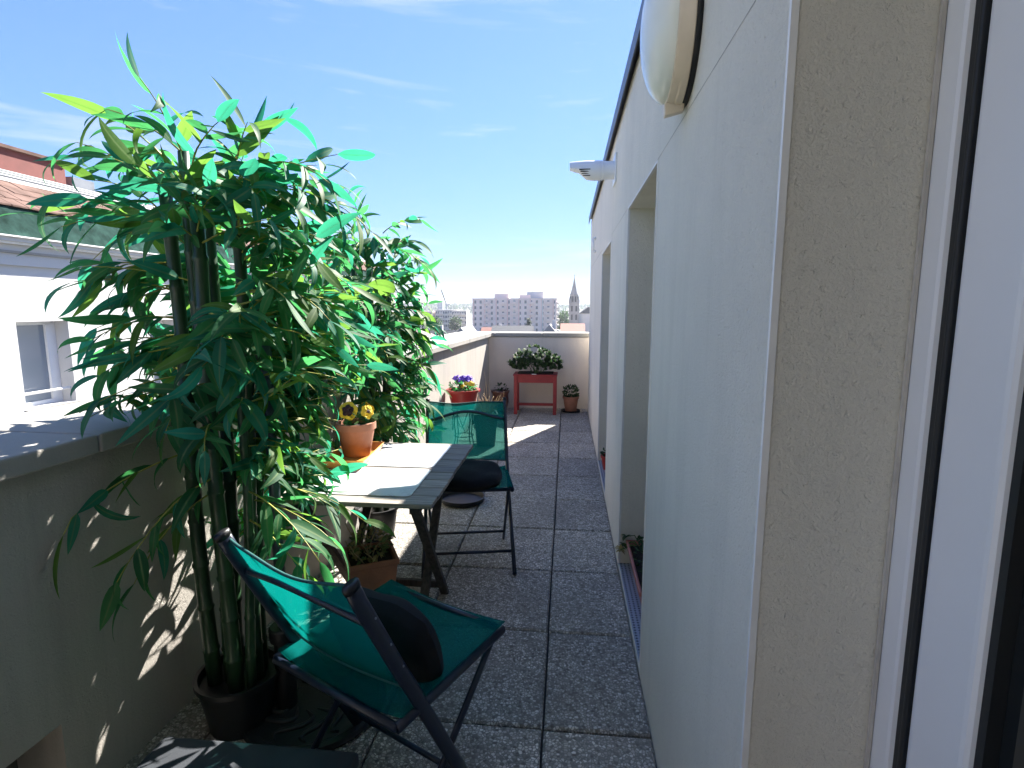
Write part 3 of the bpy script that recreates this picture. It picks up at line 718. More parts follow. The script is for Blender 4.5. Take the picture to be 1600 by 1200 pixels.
sp1 += [(.98, R(-12), .15, .42, 9, .9), (.90, R(-25), .0, .40, 9, .8), (.84, R(-10), .05, .40, 8, .7), (.86, R(10), .1, .40, 8, .8), (1.05, R(5), .2, .46, 9, 1.0), (1.15, R(-5), .1, .44, 9, 1.0), (.80, R(-30), .0, .34, 9, .6),
        (.95, R(-112), -.1, .40, 9, .9), (.88, R(-104), -.15, .36, 8, .9), (1.02, R(-116), .0, .42, 8, .8), (1.28, R(-150), .1, .36, 8, .7), (1.24, R(-140), .05, .34, 8, .8),
        (1.92, R(-175), .6, .32, 8, .9), (1.97, R(-140), .9, .22, 7, .7), (1.97, R(60), 1.0, .24, 7, .6), (1.90, R(-10), .55, .42, 8, 1.2), (1.86, R(15), .45, .46, 9, 1.3), (1.74, R(-25), .4, .44, 9, 1.2), (1.66, R(0), .3, .44, 9, 1.1), (1.56, R(-15), .3, .42, 9, 1.0), (1.97, R(170), .85, .30, 7, .5)]
cn1 = [(-.075, -.03, -.03, 0, 1.88, .026), (-.03, .05, .0, .03, 1.94, .024), (.02, -.06, .01, -.03, 1.80, .027), (.065, .01, .04, .01, 1.88, .024), (-.02, -.01, -.01, -.02, 1.98, .022), (.05, .06, .05, .05, 1.65, .020), (-.06, .06, -.05, .05, 1.7, .018), (.085, -.05, .05, -.02, 1.5, .017)]
bamboo('bamboo_plant', 'tall artificial bamboo with teal-green leaves in a black pot, nearer of two', (-1.165, 1.70, 0), cn1, 2.0, sp1, 11, 300, .135, .20, .160)
sp2 = []
for k in range(66): sp2.append(spray(rs.uniform(1.25, 1.98), 0, 360, .18, .36, .0, .9))
for k in range(46): sp2.append(spray(rs.uniform(.66, 1.5), -60, 80, .16, .28))
for k in range(54): sp2.append(spray(rs.uniform(.72, 1.7), -118, -55, .30, .50, .0, .5))
sp2 += [(1.2, R(-10), .2, .33, 9, 1.0), (1.1, R(10), .1, .31, 9, .9), (1.35, R(5), .3, .34, 9, 1.0), (1.5, R(15), .3, .33, 9, 1.1), (1.0, R(0), .1, .31, 9, .9), (.9, R(15), .1, .30, 9, .9), (.8, R(-20), .1, .34, 8, .8), (.75, R(25), .1, .34, 8, .8)]
cn2 = [(-.06, -.03, -.02, 0, 1.80, .024), (-.02, .05, .0, .03, 1.86, .022), (.02, -.05, .01, -.03, 1.78, .024), (.06, .01, .03, .01, 1.82, .022), (0, 0, 0, 0, 1.88, .02), (.05, .06, .04, .04, 1.6, .018)]
bamboo('bamboo_plant', 'artificial bamboo with bright green leaves behind the table, farther of two', (-1.215, 3.30, 0), cn2, 1.8, sp2, 5, 300, .13, .22, .155)

# ------------------------------------------------------------------ small plants and pots
SM = [leaf_shape(.6, .3, .2, .42, 4), leaf_shape(-.2, .2, -.3, .5, 4), leaf_shape(1.2, .25, .1, .45, 4)]
def bush(parent, c, rx, ry, rz_, n, ln, mats, seed, flat=.0, nobj=0):
    rr = random.Random(seed); it = []
    for i in range(n):
        u = Vector((rr.gauss(0, 1), rr.gauss(0, 1), rr.gauss(0, 1))).normalized(); k = rr.uniform(.45, 1) ** .6 * (1 + .18 * noise.noise(u * 2.1 + Vector((seed, 0, 0))))
        p = Vector((c[0] + u.x * rx * k, c[1] + u.y * ry * k, c[2] + u.z * rz_ * k))
        if p.z < c[2] - rz_ * .75: continue
        d = u + Vector((rr.uniform(-.7, .7), rr.uniform(-.7, .7), rr.uniform(-.3, .6)))
        it.append((orient(p, d, u + Vector((0, 0, .6)), ln * rr.uniform(.6, 1.25), 1.1), rr.randrange(3), rr.randrange(len(mats))))
    joined_leaves('foliage', it, parent, SM, mats)
def stems(parent, name, c, n, r, h, mat, seed, wob=.3, lean=.5, rad=.0025):
    rr = random.Random(seed)
    for i in range(n):
        a = rr.uniform(0, 6.28); q = Vector((c[0] + r * rr.uniform(0, 1) * math.cos(a), c[1] + r * rr.uniform(0, 1) * math.sin(a), c[2])); d = Vector((math.cos(a) * lean * rr.random(), math.sin(a) * lean * rr.random(), 1)).normalized(); pts = [q.copy()]
        H_ = h * rr.uniform(.5, 1.1)
        for k in range(6):
            d = (d + Vector((rr.uniform(-wob, wob), rr.uniform(-wob, wob), rr.uniform(-wob * .5, wob * .3)))).normalized(); q = q + d * H_ / 6; pts.append(q.copy())
        MB().tube(pts, [rad * (1 - .6 * k / 6) for k in range(7)], 5).build(name, mat, parent, smooth=True)
def petal_disc(m, c, nrm, r, seed, npet=5):
    rr = random.Random(seed); n = Vector(nrm).normalized(); u = n.orthogonal().normalized(); v = n.cross(u); c = Vector(c)
    for k in range(npet):
        a = 2 * math.pi * k / npet + rr.uniform(-.2, .2); cc = c + (u * math.cos(a) + v * math.sin(a)) * r * .52; base = len(m.v); m.v.append(tuple(cc + n * .004 * rr.uniform(.5, 2)))
        for j in range(9):
            b = 2 * math.pi * j / 9; m.v.append(tuple(cc + (u * math.cos(b) + v * math.sin(b)) * r * .56 * rr.uniform(.9, 1.1) + n * rr.uniform(-.004, .006)))
        for j in range(9): m.f.append((base, base + 1 + j, base + 1 + (j + 1) % 9))
def flower(parent, c, nrm, r, mat, seed, heart=None):
    m = MB(); petal_disc(m, c, nrm, r, seed); o = m.build('blossom', mat, parent)
    if heart:
        n = Vector(nrm).normalized(); m = MB(); petal_disc(m, Vector(c) + n * .009, nrm, r * heart, seed + 1, 5); m.build('heart', M['petaldark'], o)
def round_pot(root, r0, r1, h, mat, rim=.02, rimw=.008, name='pot', n=36):
    o = MB().lathe([(r0 * .96, 0), (r0, .004), (r1 - .004, h - rim), (r1 + rimw, h - rim + .001), (r1 + rimw, h), (r1 - .012, h), (r1 - .016, h - .03), (.01, h - .032)], n).build(name, mat, root, angle=True)
    MB().lathe([(r1 - .017, h - .034), (r1 - .019, h - .022), (.012, h - .018)], 20).build('soil', M['soil'], root, smooth=True); return o
# ochre tray and pansy pot on the table
tr = thing('tray', 'glossy ochre square dish under the pansy pot on the table', 'tray', (-1.075, 2.625, TZ + .0055), R(4))
def square_loft(prof, n=1):
    m = MB()
    for (hx, hy, z) in prof:
        for (sx, sy) in ((-1, -1), (1, -1), (1, 1), (-1, 1)): m.v.append((sx * hx, sy * hy, z))
    for i in range(len(prof) - 1):
        for k in range(4): m.f.append((i * 4 + k, i * 4 + (k + 1) % 4, i * 4 + 4 + (k + 1) % 4, i * 4 + 4 + k))
    m.f.append((3, 2, 1, 0)); q = (len(prof) - 1) * 4; m.f.append((q, q + 1, q + 2, q + 3)); return m
square_loft([(.085, .165, 0), (.105, .195, .046), (.099, .189, .046), (.080, .158, .008)]).build('dish', M['ochre'], tr, bevel=.01, seg=3)
pp_ = thing('flower_pot', 'small terracotta pot of yellow pansies standing in the ochre dish', 'flower pot', (-1.085, 2.68, TZ + .0145))
round_pot(pp_, .068, .098, .175, M['terra'], .035, .004)
bush(pp_, (0, 0, .19), .07, .07, .05, 110, .045, [M['bush'], M['leafA']], 3)
flower(pp_, (-.012, -.062, .245), (.15, -.9, .25), .047, M['yellow'], 4, .62)
flower(pp_, (.075, -.03, .235), (.8, -.55, .3), .036, M['yellow'], 6, .3); flower(pp_, (.055, .04, .25), (.3, .6, .7), .035, M['yellow'], 7, .5); flower(pp_, (-.06, .03, .25), (-.6, .3, .7), .035, M['yellow'], 8, .5)
# square planter under the table
sq = thing('square_planter', 'tall square terracotta planter with drying succulent under the table', 'planter', (-.905, 2.345, 0), R(28))
square_loft([(.075, .075, 0), (.108, .108, .33), (.116, .116, .331), (.116, .116, .355), (.100, .100, .355), (.096, .096, .325)]).build('pot', M['terra'], sq, bevel=.005)
MB().box(-.094, .094, -.094, .094, .318, .334).build('soil', M['soil'], sq)
stems(sq, 'stem', (0, 0, .33), 9, .07, .17, M['dry'], 31, .25, .6, .004)
DRYL = [m_leaf('dry_leaf', (.30, .24, .10), (.50, .40, .20), (.4, .3, .1), .2), m_leaf('pale_green_leaf', (.10, .14, .05), (.2, .24, .1), (.2, .3, .1), .2)]
bush(sq, (0, 0, .40), .09, .09, .085, 260, .032, DRYL, 12)
# red pot of pansies on the wrought-iron stand
st = thing('plant_stand', 'black wrought-iron scroll plant stand under the red pansy pot', 'plant stand', (-1.07, 5.55, 0))
for k in range(4):
    a = R(45 + 90 * k); ca, sa = math.cos(a), math.sin(a)
    MB().tube([(.12 * ca, .12 * sa, .44), (.115 * ca, .115 * sa, .3), (.10 * ca, .10 * sa, .16), (.13 * ca, .13 * sa, .04), (.16 * ca, .16 * sa, .008)], .006, 6).build('leg', M['iron'], st, smooth=True)
    pts = []
    for t in range(15):
        s_ = t / 14; b = R(45 + 90 * k + 90 * s_); rr_ = .118; pts.append((rr_ * math.cos(b), rr_ * math.sin(b), .31 + .09 * math.sin(s_ * 2 * math.pi)))
    MB().tube(pts, .004, 6).build('scroll', M['iron'], st, smooth=True)
for z, r in ((.44, .125), (.16, .10)):
    MB().tube([(r * math.cos(t * math.pi / 14), r * math.sin(t * math.pi / 14), z) for t in range(29)], .005, 6, ref=(0, 0, 1)).build('ring', M['iron'], st, smooth=True)
MB().bar((-.122, 0, .442), (.122, 0, .442), .012, .004).bar((0, -.122, .4465), (0, .122, .4465), .012, .004).build('cradle', M['iron'], st)
rp_ = thing('flower_pot', 'wide red plastic pot of violet and yellow pansies on the iron stand', 'flower pot', (-1.07, 5.55, .45))
round_pot(rp_, .118, .160, .20, M['redpot'], .022, .018)
bush(rp_, (0, 0, .215), .14, .14, .06, 230, .05, [M['bush'], M['leafA']], 8)
rr = random.Random(4)
for k in range(30):
    a = rr.uniform(0, 6.28); q = rr.uniform(.03, .13); yel = q > .08 and math.sin(a) < .2 and k % 3 != 0
    flower(rp_, (q * math.cos(a), q * math.sin(a), (.255 if yel else .30) + rr.uniform(-.02, .03)), (math.cos(a) * .5, math.sin(a) * .5 - .7, .8), rr.uniform(.022, .032), M['yellow'] if yel else M['purple'], 40 + k)
# tall grey-brown planter of dry grass
tp = thing('square_planter', 'tall brown plastic planter of dry grass behind the far chair', 'planter', (-.875, 5.80, 0), R(12))
square_loft([(.095, .095, 0), (.125, .125, .33), (.132, .132, .331), (.132, .132, .36), (.116, .116, .36), (.11, .11, .33)]).build('pot', M['mauvepot'], tp, bevel=.006)
MB().box(-.108, .108, -.108, .108, .325, .34).build('soil', M['soil'], tp)
stems(tp, 'dry_stalk', (0, 0, .335), 46, .09, .27, M['dry'], 77, .35, .9, .003)
stems(tp, 'dry_stalk', (.02, 0, .335), 3, .06, .55, M['dry'], 78, .12, .5, .0025)
# brown glazed pot in the corner
bp = thing('flower_pot', 'brown glazed pot with a wilted plant in the corner of the parapet', 'flower pot', (-.935, 7.66, 0))
MB().lathe([(.07, 0), (.09, .03), (.118, .16), (.112, .26), (.125, .29), (.133, .30), (.133, .318), (.113, .318), (.105, .29), (.02, .285)], 32).build('pot', M['brownpot'], bp, smooth=True)
stems(bp, 'stem', (0, 0, .28), 6, .05, .17, M['iron'], 14, .4, 1.0, .005)
bush(bp, (0, 0, .36), .09, .09, .05, 34, .045, [M['bushdark']], 15)
# red planter table with sedum
rt_ = thing('planter_table', 'red painted wooden planter table with leafy white-flowering plant box', 'planter table', (-.43, 7.70, 0))
hx, hy = .275, .15
for sx in (-1, 1):
    for sy in (-1, 1):
        MB().box(sx * hx - .024, sx * hx + .024, sy * hy - .024, sy * hy + .024, 0, .545).build('leg', M['redwood'], rt_, bevel=.003)
for sy in (-1, 1): MB().box(-hx + .025, hx - .025, sy * hy - .012, sy * hy + .012, .45, .548).build('apron', M['redwood'], rt_, bevel=.002)
for sx in (-1, 1):
    MB().box(sx * hx - .012, sx * hx + .012, -hy + .025, hy - .025, .45, .547).build('apron', M['redwood'], rt_, bevel=.002)
    MB().box(sx * hx - .011, sx * hx + .011, -hy + .025, hy - .025, .10, .135).build('stretcher', M['redwood'], rt_)
MB().box(-hx + .012, hx - .012, -.014, .014, .099, .136).build('stretcher', M['redwood'], rt_)
MB().box(-hx - .034, hx + .034, -hy - .034, hy + .034, .549, .569).build('rim', M['redwood'], rt_, bevel=.003)
sd_ = thing('leafy_plant', 'bushy green plant with pale flower heads spilling over the red planter table', 'plant', (-.43, 7.70, .57))
MB().box(-.25, .25, -.13, .13, .001, .012).build('soil', M['soil'], sd_)
stems(sd_, 'stem', (0, 0, .01), 14, .2, .22, M['stalk'], 50, .25, .7, .005)
rr = random.Random(12); it = []
for k in range(190):
    a = rr.uniform(0, 6.28); q = math.sqrt(rr.random()); cx, cy = .38 * q * math.cos(a), .20 * q * math.sin(a); cz = .03 + .34 * (1 - (q * .80) ** 2) * rr.uniform(.12, 1.0)
    for j in range(15):
        th_ = rr.uniform(0, 6.28); ph = rr.uniform(.1, 1.2); u = Vector((math.cos(th_) * math.sin(ph), math.sin(th_) * math.sin(ph), math.cos(ph)))
        it.append((orient(Vector((cx, cy, cz)) + u * .010, u, Vector((0, 0, 1)) + u * .3, rr.uniform(.04, .062), 1.3), rr.randrange(3), rr.choices((0, 1), (3, 2))[0]))
joined_leaves('foliage', it, sd_, SM, [M['bush'], M['bushdark']])
M['palegreen'] = simple('pale_flower_head', (.62, .66, .38), .8, 0, .2, 80)
for k in range(13):
    x = rr.uniform(-.30, .12); yv = rr.uniform(-.17, -.02); z = .22 + .16 * rr.random() - abs(x) * .12
    m = MB()
    for j in range(5): petal_disc(m, (x + rr.uniform(-.012, .012), yv + rr.uniform(-.01, .01), z + rr.uniform(-.01, .01)), (rr.uniform(-.4, .4), -.8, .6), .014, 90 + 5 * k + j, 4)
    m.build('flower_head', M['palegreen'], sd_)
tag(MB().box(-.478, -.412, 7.525, 7.530, .548, .578).build('plant_label', M['whitelabel']), 'small white plant tag on the edge of the red planter table', 'plant tag')
# terracotta pot by the wall
tb = thing('flower_pot', 'small terracotta pot with round dark shrub in the corner by the building wall', 'flower pot', (.072, 7.80, .012))
round_pot(tb, .080, .112, .215, M['terra'], .03, .006)
bush(tb, (0, 0, .275), .11, .11, .10, 420, .04, [M['bushdark'], M['bush']], 22)
stems(tb, 'stem', (0, 0, .2), 3, .04, .22, M['stalk'], 23, .1, .4, .003)
tag(MB().lathe([(.11, 0.0), (.135, .006), (.14, .03), (.132, .03), (.12, .011), (.01, .011)], 30).build('plant_saucer', M['blackplastic'], angle=True, loc=(.072, 7.80, .001)), 'black saucer under the small terracotta pot by the building wall', 'saucer')
# window box in the first recess, red pot in the second
wb = thing('window_box', 'long terracotta-coloured planter trough in the first door recess', 'planter', (XW + .125, 2.74, .0225))
square_loft([(.055, .26, 0), (.078, .285, .125), (.088, .295, .126), (.088, .295, .150), (.074, .281, .150), (.070, .277, .12)]).build('trough', simple('pink_terracotta_plastic', (.42, .15, .12), .6), wb, bevel=.005)
MB().box(-.068, .068, -.274, .274, .105, .122).build('soil', M['soil'], wb)
bush(wb, (0, .05, .15), .055, .2, .05, 70, .035, [M['bushdark'], M['bush']], 41)
for k, (dx, dy, dz, mt_) in enumerate(((-.10, .26, .13, 0), (-.125, .22, .12, 1), (-.09, .29, .17, 0), (-.02, .24, .18, 0), (-.12, .30, .1, 1))):
    rr = random.Random(60 + k); it = [(orient(Vector((dx, dy, dz)), Vector((rr.uniform(-1, 1), rr.uniform(-1, 1), rr.uniform(-.4, .8))), Vector((0, 0, 1)), .035, 1.2), rr.randrange(3), mt_) for j in range(9)]
    joined_leaves('leaf_rosette', it, wb, SM, [M['bush'], DRYL[0]])
    MB().tube([(0, dy * .8, .12), (dx * .5, dy * .9, dz * .6 + .09), (dx, dy, dz)], .003, 5).build('stem', M['stalk'], wb)
rp2 = thing('flower_pot', 'small red pot tucked in the farther door recess', 'flower pot', (XW + .085, 4.92, .0225))
round_pot(rp2, .055, .075, .13, M['redpot'], .02, .005); bush(rp2, (0, 0, .15), .06, .06, .04, 60, .035, [M['bushdark']], 43)

# ------------------------------------------------------------------ neighbouring house on the left
nb = thing('neighbour_house', 'white rendered house with tiled mansard roof and red chimney across the parapet', 'house')
NX_ = -8.0
NY0, NY1 = 1.5, 25.0
wins = [(7.22, 8.06, -.02, 1.285), (9.78, 10.45, -.26, 1.25), (13.2, 14.1, -.1, 1.25), (4.2, 5.1, -.1, 1.25), (17, 17.9, -.1, 1.25)]
yl = sorted({NY0, NY1} | {a for o in wins for a in o[:2]}); zl = sorted({GZ, 2.10} | {a for o in wins for a in o[2:]})
m = MB()
for i in range(len(yl) - 1):
    for j in range(len(zl) - 1):
        cy, cz = (yl[i] + yl[i + 1]) / 2, (zl[j] + zl[j + 1]) / 2
        if any(o[0] < cy < o[1] and o[2] < cz < o[3] for o in wins): continue
        quad(m, (NX_, yl[i], zl[j]), (NX_, yl[i + 1], zl[j]), (NX_, yl[i + 1], zl[j + 1]), (NX_, yl[i], zl[j + 1]))
for (a, b, c, d) in wins:
    x2 = NX_ - .30
    quad(m, (NX_, a, c), (NX_, a, d), (x2, a, d), (x2, a, c)); quad(m, (NX_, b, d), (NX_, b, c), (x2, b, c), (x2, b, d))
    quad(m, (NX_, a, d), (NX_, b, d), (x2, b, d), (x2, a, d)); quad(m, (NX_, b, c), (NX_, a, c), (x2, a, c), (x2, b, c))
quad(m, (NX_, NY1, GZ), (-16, NY1, GZ), (-16, NY1, 2.1), (NX_, NY1, 2.1)); quad(m, (-16, NY0, GZ), (NX_, NY0, GZ), (NX_, NY0, 2.1), (-16, NY0, 2.1))
m.build('wall', M['neigh'], nb)
for (a, b, c, d) in wins:
    x2 = NX_ - .24; f = MB()
    for (p0, p1, q0, q1) in ((a, a + .06, c, d), (b - .06, b, c, d), (a + .06, b - .06, d - .06, d), (a + .06, b - .06, c, c + .06)): f.box(x2 - .06, x2, p0 + .001, p1 - .001, q0 + .001, q1 - .001)
    f.box(x2 - .05, x2 + .012, b - .17, b - .063, c + .06, d - .06)
    wo = f.build('window', M['pvc'], nb)
    MB().box(x2 - .04, x2 - .03, a + .06, b - .171, c + .06, d - .06).build('pane', m_glass('pane_glass', (.20, .24, .29), .05) if a < 8 else M['pane'], wo)
    MB().box(NX_ - .02, NX_ + .05, a - .03, b + .03, c - .06, c - .002).build('sill', M['stone'], wo)
    MB().tube([(NX_ - .09, a + .001, c + .22), (NX_ - .09, b - .001, c + .22)], .022, 8, ref=(0, 0, 1)).build('guard_rail', M['white_bead'], wo)
# stepped cornice, verdigris band, tiles, zinc top
cz = 2.10
for k, (h_, pr, mt_) in enumerate(((.17, .05, 'neigh'), (.035, .09, 'stone'), (.09, .07, 'neigh'), (.03, .16, 'white_bead'), (.06, .20, 'neigh'), (.02, .25, 'white_bead'))):
    MB().box(-16, NX_ + pr, NY0 + .01 * k, NY1 - .01 * k, cz, cz + h_ - .001).build('cornice', M[mt_], nb); cz += h_
MB().hexa([(-8.4, NY0, 2.51), (-7.92, NY0, 2.51), (-7.92, NY1, 2.51), (-8.4, NY1, 2.51), (-8.5, NY0, 2.955), (-8.14, NY0, 2.955), (-8.14, NY1, 2.955), (-8.5, NY1, 2.955)]).build('mansard_band', M['verdigris'], nb)
# clay tiles: individual where they can be told apart, one strip row beyond
sl_ = (3.50 - 2.97) / .92
rowsN = 4; tl = .92 / rowsN
def tile_mesh(wd):
    m = MB(); e = tl + .05
    m.hexa([(0, .004, .0), (-e, .004, e * sl_ - .012), (-e, wd - .004, e * sl_ - .012), (0, wd - .004, 0), (0, .004, .024), (-e, .004, e * sl_ + .010), (-e, wd - .004, e * sl_ + .010), (0, wd - .004, .024)])
    me = m.mesh('roof_tile'); me.materials.append(M['rooftile']); return me
tm = tile_mesh(.24); rr = random.Random(9)
tiles_root = MB().hexa([(-8.2, NY0, 2.94), (-8.16, NY0, 2.96), (-8.16, NY1, 2.96), (-8.2, NY1, 2.94), (-9.1, NY0, 3.46), (-9.06, NY0, 3.48), (-9.06, NY1, 3.48), (-9.1, NY1, 3.46)]).build('tile_bed', M['screed'], nb)
for r_ in range(rowsN):
    x = -8.10 - r_ * tl; z = 2.965 + r_ * tl * sl_
    for k in range(34):
        o = link('roof_tile', tm, nb); o.location = (x + rr.uniform(-.006, .006), 5.8 + k * .24 + (.12 if r_ % 2 else 0), z + rr.uniform(0, .006)); o.rotation_euler = (rr.uniform(-.015, .015), 0, rr.uniform(-.01, .01))
    m = MB(); y = 5.8 + 34 * .24 + (.12 if r_ % 2 else 0)
    while y < NY1 - .3:
        e = tl + .05; m.hexa([(x, y, z), (x - e, y, z + e * sl_ - .012), (x - e, y + .235, z + e * sl_ - .012), (x, y + .235, z), (x, y, z + .024), (x - e, y, z + e * sl_ + .01), (x - e, y + .235, z + e * sl_ + .01), (x, y + .235, z + .024)]); y += .24
    tag(m.build('tile_course', M['rooftile'], nb), kind='stuff')
MB().box(-9.14, -9.02, NY0, NY1, 3.515, 3.57).build('ridge_flashing', M['white_bead'], nb)
zs_ = (4.05 - 3.56) / 1.5
MB().hexa([(-9.12, NY0, 3.50), (-9.10, NY0, 3.56), (-9.10, NY1, 3.56), (-9.12, NY1, 3.5), (-10.62, NY0, 4.0), (-10.6, NY0, 4.05), (-10.6, NY1, 4.05), (-10.62, NY1, 4.0)]).build('zinc_roof', M['zinc'], nb)
for k in range(7):
    x = -9.22 - .21 * k; z = 3.565 + (-9.10 - x) * zs_; MB().box(x - .03, x + .03, NY0, NY1, z - .01, z + .035).build('roof_batten', M['white_bead'] if k % 2 else M['alu'], nb)
MB().hexa([(-10.6, NY0, 4.0), (-10.6, NY1, 4.0), (-15, NY1, 3.2), (-15, NY0, 3.2), (-10.6, NY0, 4.05), (-10.6, NY1, 4.05), (-15, NY1, 3.25), (-15, NY0, 3.25)]).build('rear_roof', M['zinc'], nb)
ch = MB().box(-10.9, -10.35, 8.9, 10.75, 3.7, 4.40).build('chimney', M['chimney'], nb)
MB().box(-10.96, -10.29, 8.84, 10.81, 4.40, 4.46).build('chimney_cap', M['rooftile'], ch)
MB().box(-10.9, -10.40, 10.95, 11.5, 3.7, 4.22).build('vent_stack', M['zinc'], nb)

# ------------------------------------------------------------------ houses and town beyond
def house(name, label, x0, x1, y0, y1, zt, ridge, wall, roof, axis='x', chim=True, wn=3, group='town roofs below the terrace'):
    h = thing(name, label, 'house', ((x0 + x1) / 2, (y0 + y1) / 2, GZ), 0, group); cx, cy = (x0 + x1) / 2, (y0 + y1) / 2
    hx, hy = (x1 - x0) / 2, (y1 - y0) / 2; z = zt - GZ; rz_ = ridge - GZ
    MB().box(-hx, hx, -hy, hy, 0, z).build('wall', wall, h)
    o = .4
    if axis == 'x': p = [(-hx - o, -hy - o, z + .01), (hx + o, -hy - o, z + .01), (hx + o, hy + o, z + .01), (-hx - o, hy + o, z + .01), (-hx - o, 0, rz_), (hx + o, 0, rz_)]; f = [(0, 1, 5, 4), (2, 3, 4, 5), (0, 4, 3), (1, 2, 5), (3, 2, 1, 0)]
    else: p = [(-hx - o, -hy - o, z + .01), (hx + o, -hy - o, z + .01), (hx + o, hy + o, z + .01), (-hx - o, hy + o, z + .01), (0, -hy - o, rz_), (0, hy + o, rz_)]; f = [(0, 4, 5, 3), (1, 2, 5, 4), (0, 1, 4), (2, 3, 5), (3, 2, 1, 0)]
    r_ = MB().add(p, f).build('roof', roof, h)
    if chim:
        MB().box(hx * .3, hx * .3 + .7, -.4, .5, rz_ - 1.2, rz_ + .9).build('chimney', M['neigh'], r_)
    wme = MB().box(-.5, .5, -.04, .06, -.7, .7).mesh('window'); wme.materials.append(M['farpane'])
    for k in range(wn):
        wo = link('window', wme, h); wo.location = (-hx + (k + .5) * 2 * hx / wn, -hy, z - 1.6)
    return h
def m_roofrows(name, c):
    q = NT(name); v = q.pos((1, 1, 1)); wv = q.n('TexWave', wave_type='BANDS', bands_direction='Z'); wv.inputs['Scale'].default_value = 2.4; wv.inputs['Distortion'].default_value = .6; q.l(v, wv.inputs['Vector'])
    q.col(q.mix(q.math('MULTIPLY', wv.outputs['Fac'], .5), c, tuple(x * .55 for x in c))); q.rough(.85); q.bump(wv.outputs['Fac'], .5, .05); return q.m
RB = m_roofrows('brown_tile_roof', (.20, .17, .15)); RR = m_roofrows('red_tile_roof', (.38, .17, .12)); RS = m_roofrows('slate_roof', (.06, .065, .075)); RG = m_roofrows('grey_roof', (.25, .25, .26))
FW = simple('far_cream_wall', (.66, .62, .56), .9, 0, .06, .3); FP = simple('far_pink_wall', (.88, .70, .62), .9, 0, .06, .2); FG = simple('far_grey_wall', (.52, .52, .53), .9, 0, .08, .3); FD = simple('far_stone', (.33, .31, .29), .9, 0, .2, .3)
house('town_house', 'brown tiled house just beyond the parapet next to the farther bamboo', -8.6, -4.3, 13.6, 16.0, .60, 1.75, FW, RB, 'y', False, 2)
house('town_house', 'slate-roofed house under the crane, just past the brown tiled roof', -26.5, -19, 86, 96, -5.6, -2.4, FW, RS, 'x', True)
house('town_house', 'cream gabled house before the pink apartment block', -18.2, -14.6, 84, 94, -4.6, -1.6, FW, RG, 'y', False, 2)
house('town_house', 'long dark roof just over the end wall coping before the pink block', -16.2, -7.8, 116, 128, -5.2, -2.55, FG, RS, 'x', False)
house('town_house', 'small dormered grey roof right of the conifer', -5.4, -2.0, 118, 126, -4.6, -2.2, FW, RG, 'y', True, 2)
house('town_house', 'low red tiled roof in front of the church', -1.0, 3.6, 118, 128, -4.3, -2.1, FW, RR, 'x', False)
house('town_house', 'pale flat house left of the slate roof', -33, -27.5, 100, 112, -5.2, -3.6, FG, RG, 'x', True)
house('town_house', 'red-roofed house low between slate roof and pink block', -24, -17, 150, 162, -7.5, -4.2, FW, RR, 'x', True)

def block(name, label, x0, x1, y0, dep, zt, wall, cols_, rows_, fh, first, balc=(), group='apartment blocks across the town', ww=1.1, wh=1.5):
    b = thing(name, label, 'apartment block', ((x0 + x1) / 2, y0 + dep / 2, GZ), 0, group); hx = (x1 - x0) / 2; hz = zt - GZ
    MB().box(-hx, hx, -dep / 2, dep / 2, -.5, hz).build('wall', wall, b)
    MB().box(-hx - .15, hx + .15, -dep / 2 - .15, dep / 2 + .15, hz, hz + .35).build('roof_parapet', wall, b)
    wme = MB().box(-ww / 2, ww / 2, -.03, .2, 0, wh).mesh('window'); wme.materials.append(M['farpane'])
    fme = MB().box(-ww / 2 - .12, ww / 2 + .12, -.06, .1, -.14, -.02).mesh('sill'); fme.materials.append(M['white_bead'])
    bme = MB().box(-1.35, 1.35, -1.1, -.01, -.25, -.12).box(-1.35, 1.35, -1.1, -1.04, -.12, .85).box(-1.35, -1.29, -1.04, -.01, -.12, .85).box(1.29, 1.35, -1.04, -.01, -.12, .85).mesh('balcony'); bme.materials.append(wall)
    for r_ in range(rows_):
        z = hz - first - r_ * fh
        for k in range(cols_):
            x = -hx + (k + .5) * 2 * hx / cols_
            wo = link('window', wme, b); wo.location = (x, -dep / 2, z)
            if k in balc:
                bo = link('balcony', bme, b); bo.location = (x, -dep / 2, z)
            else:
                so = link('sill', fme, wo)
    return b
PINK = simple('far_rose_render', (.80, .55, .48), .9, 0, .06, .3)
pk = block('apartment_block', 'pale pink six-storey apartment block with balconies and rooftop plant rooms', -48.6, -5.2, 280, 13, 5.7, FP, 15, 6, 2.85, 2.3, (2, 5, 7, 10, 13))
hz = 5.7 - GZ + .36
MB().box(-10.5, -3, -4, 3, hz, hz + 2.3).build('plant_room', FP, pk); MB().box(2.5, 8, -4, 3, hz, hz + 1.7).build('plant_room', FP, pk); MB().box(6.2, 14.6, -2, 4, hz, hz + 3.3).build('plant_room', FG, pk)
for x, h_ in ((-9.6, 5.5), (-5, 4), (9, 5), (13, 5)): MB().bar((x, 0, hz + 1.6), (x, 0, hz + h_), .12, .12).build('antenna', M['alu'], pk)
for k in range(8): MB().box(-21.0 + 5.85 * k - .35, -21.0 + 5.85 * k + .35, -6.60, -6.49, 0, 5.6 - GZ).build('pilaster', PINK, pk)
for k in range(3): MB().box(-14.6 + 14.5 * k - .25, -14.6 + 14.5 * k + .25, -6.62, -6.4, 0, 5.6 - GZ).build('downpipe', FW, pk)
for r_ in range(6):
    for s in range(1): MB().box(21.72, 22.9, -3.5, 3.5, 5.7 - GZ - 2.6 - 2.85 * r_, 5.7 - GZ - 1.6 - 2.85 * r_).build('balcony', FW, pk)
block('apartment_block', 'long cream apartment block left of the pink one, under the crane', -84, -70, 345, 12, -.4, FW, 9, 4, 2.8, 2.2, (2, 6))
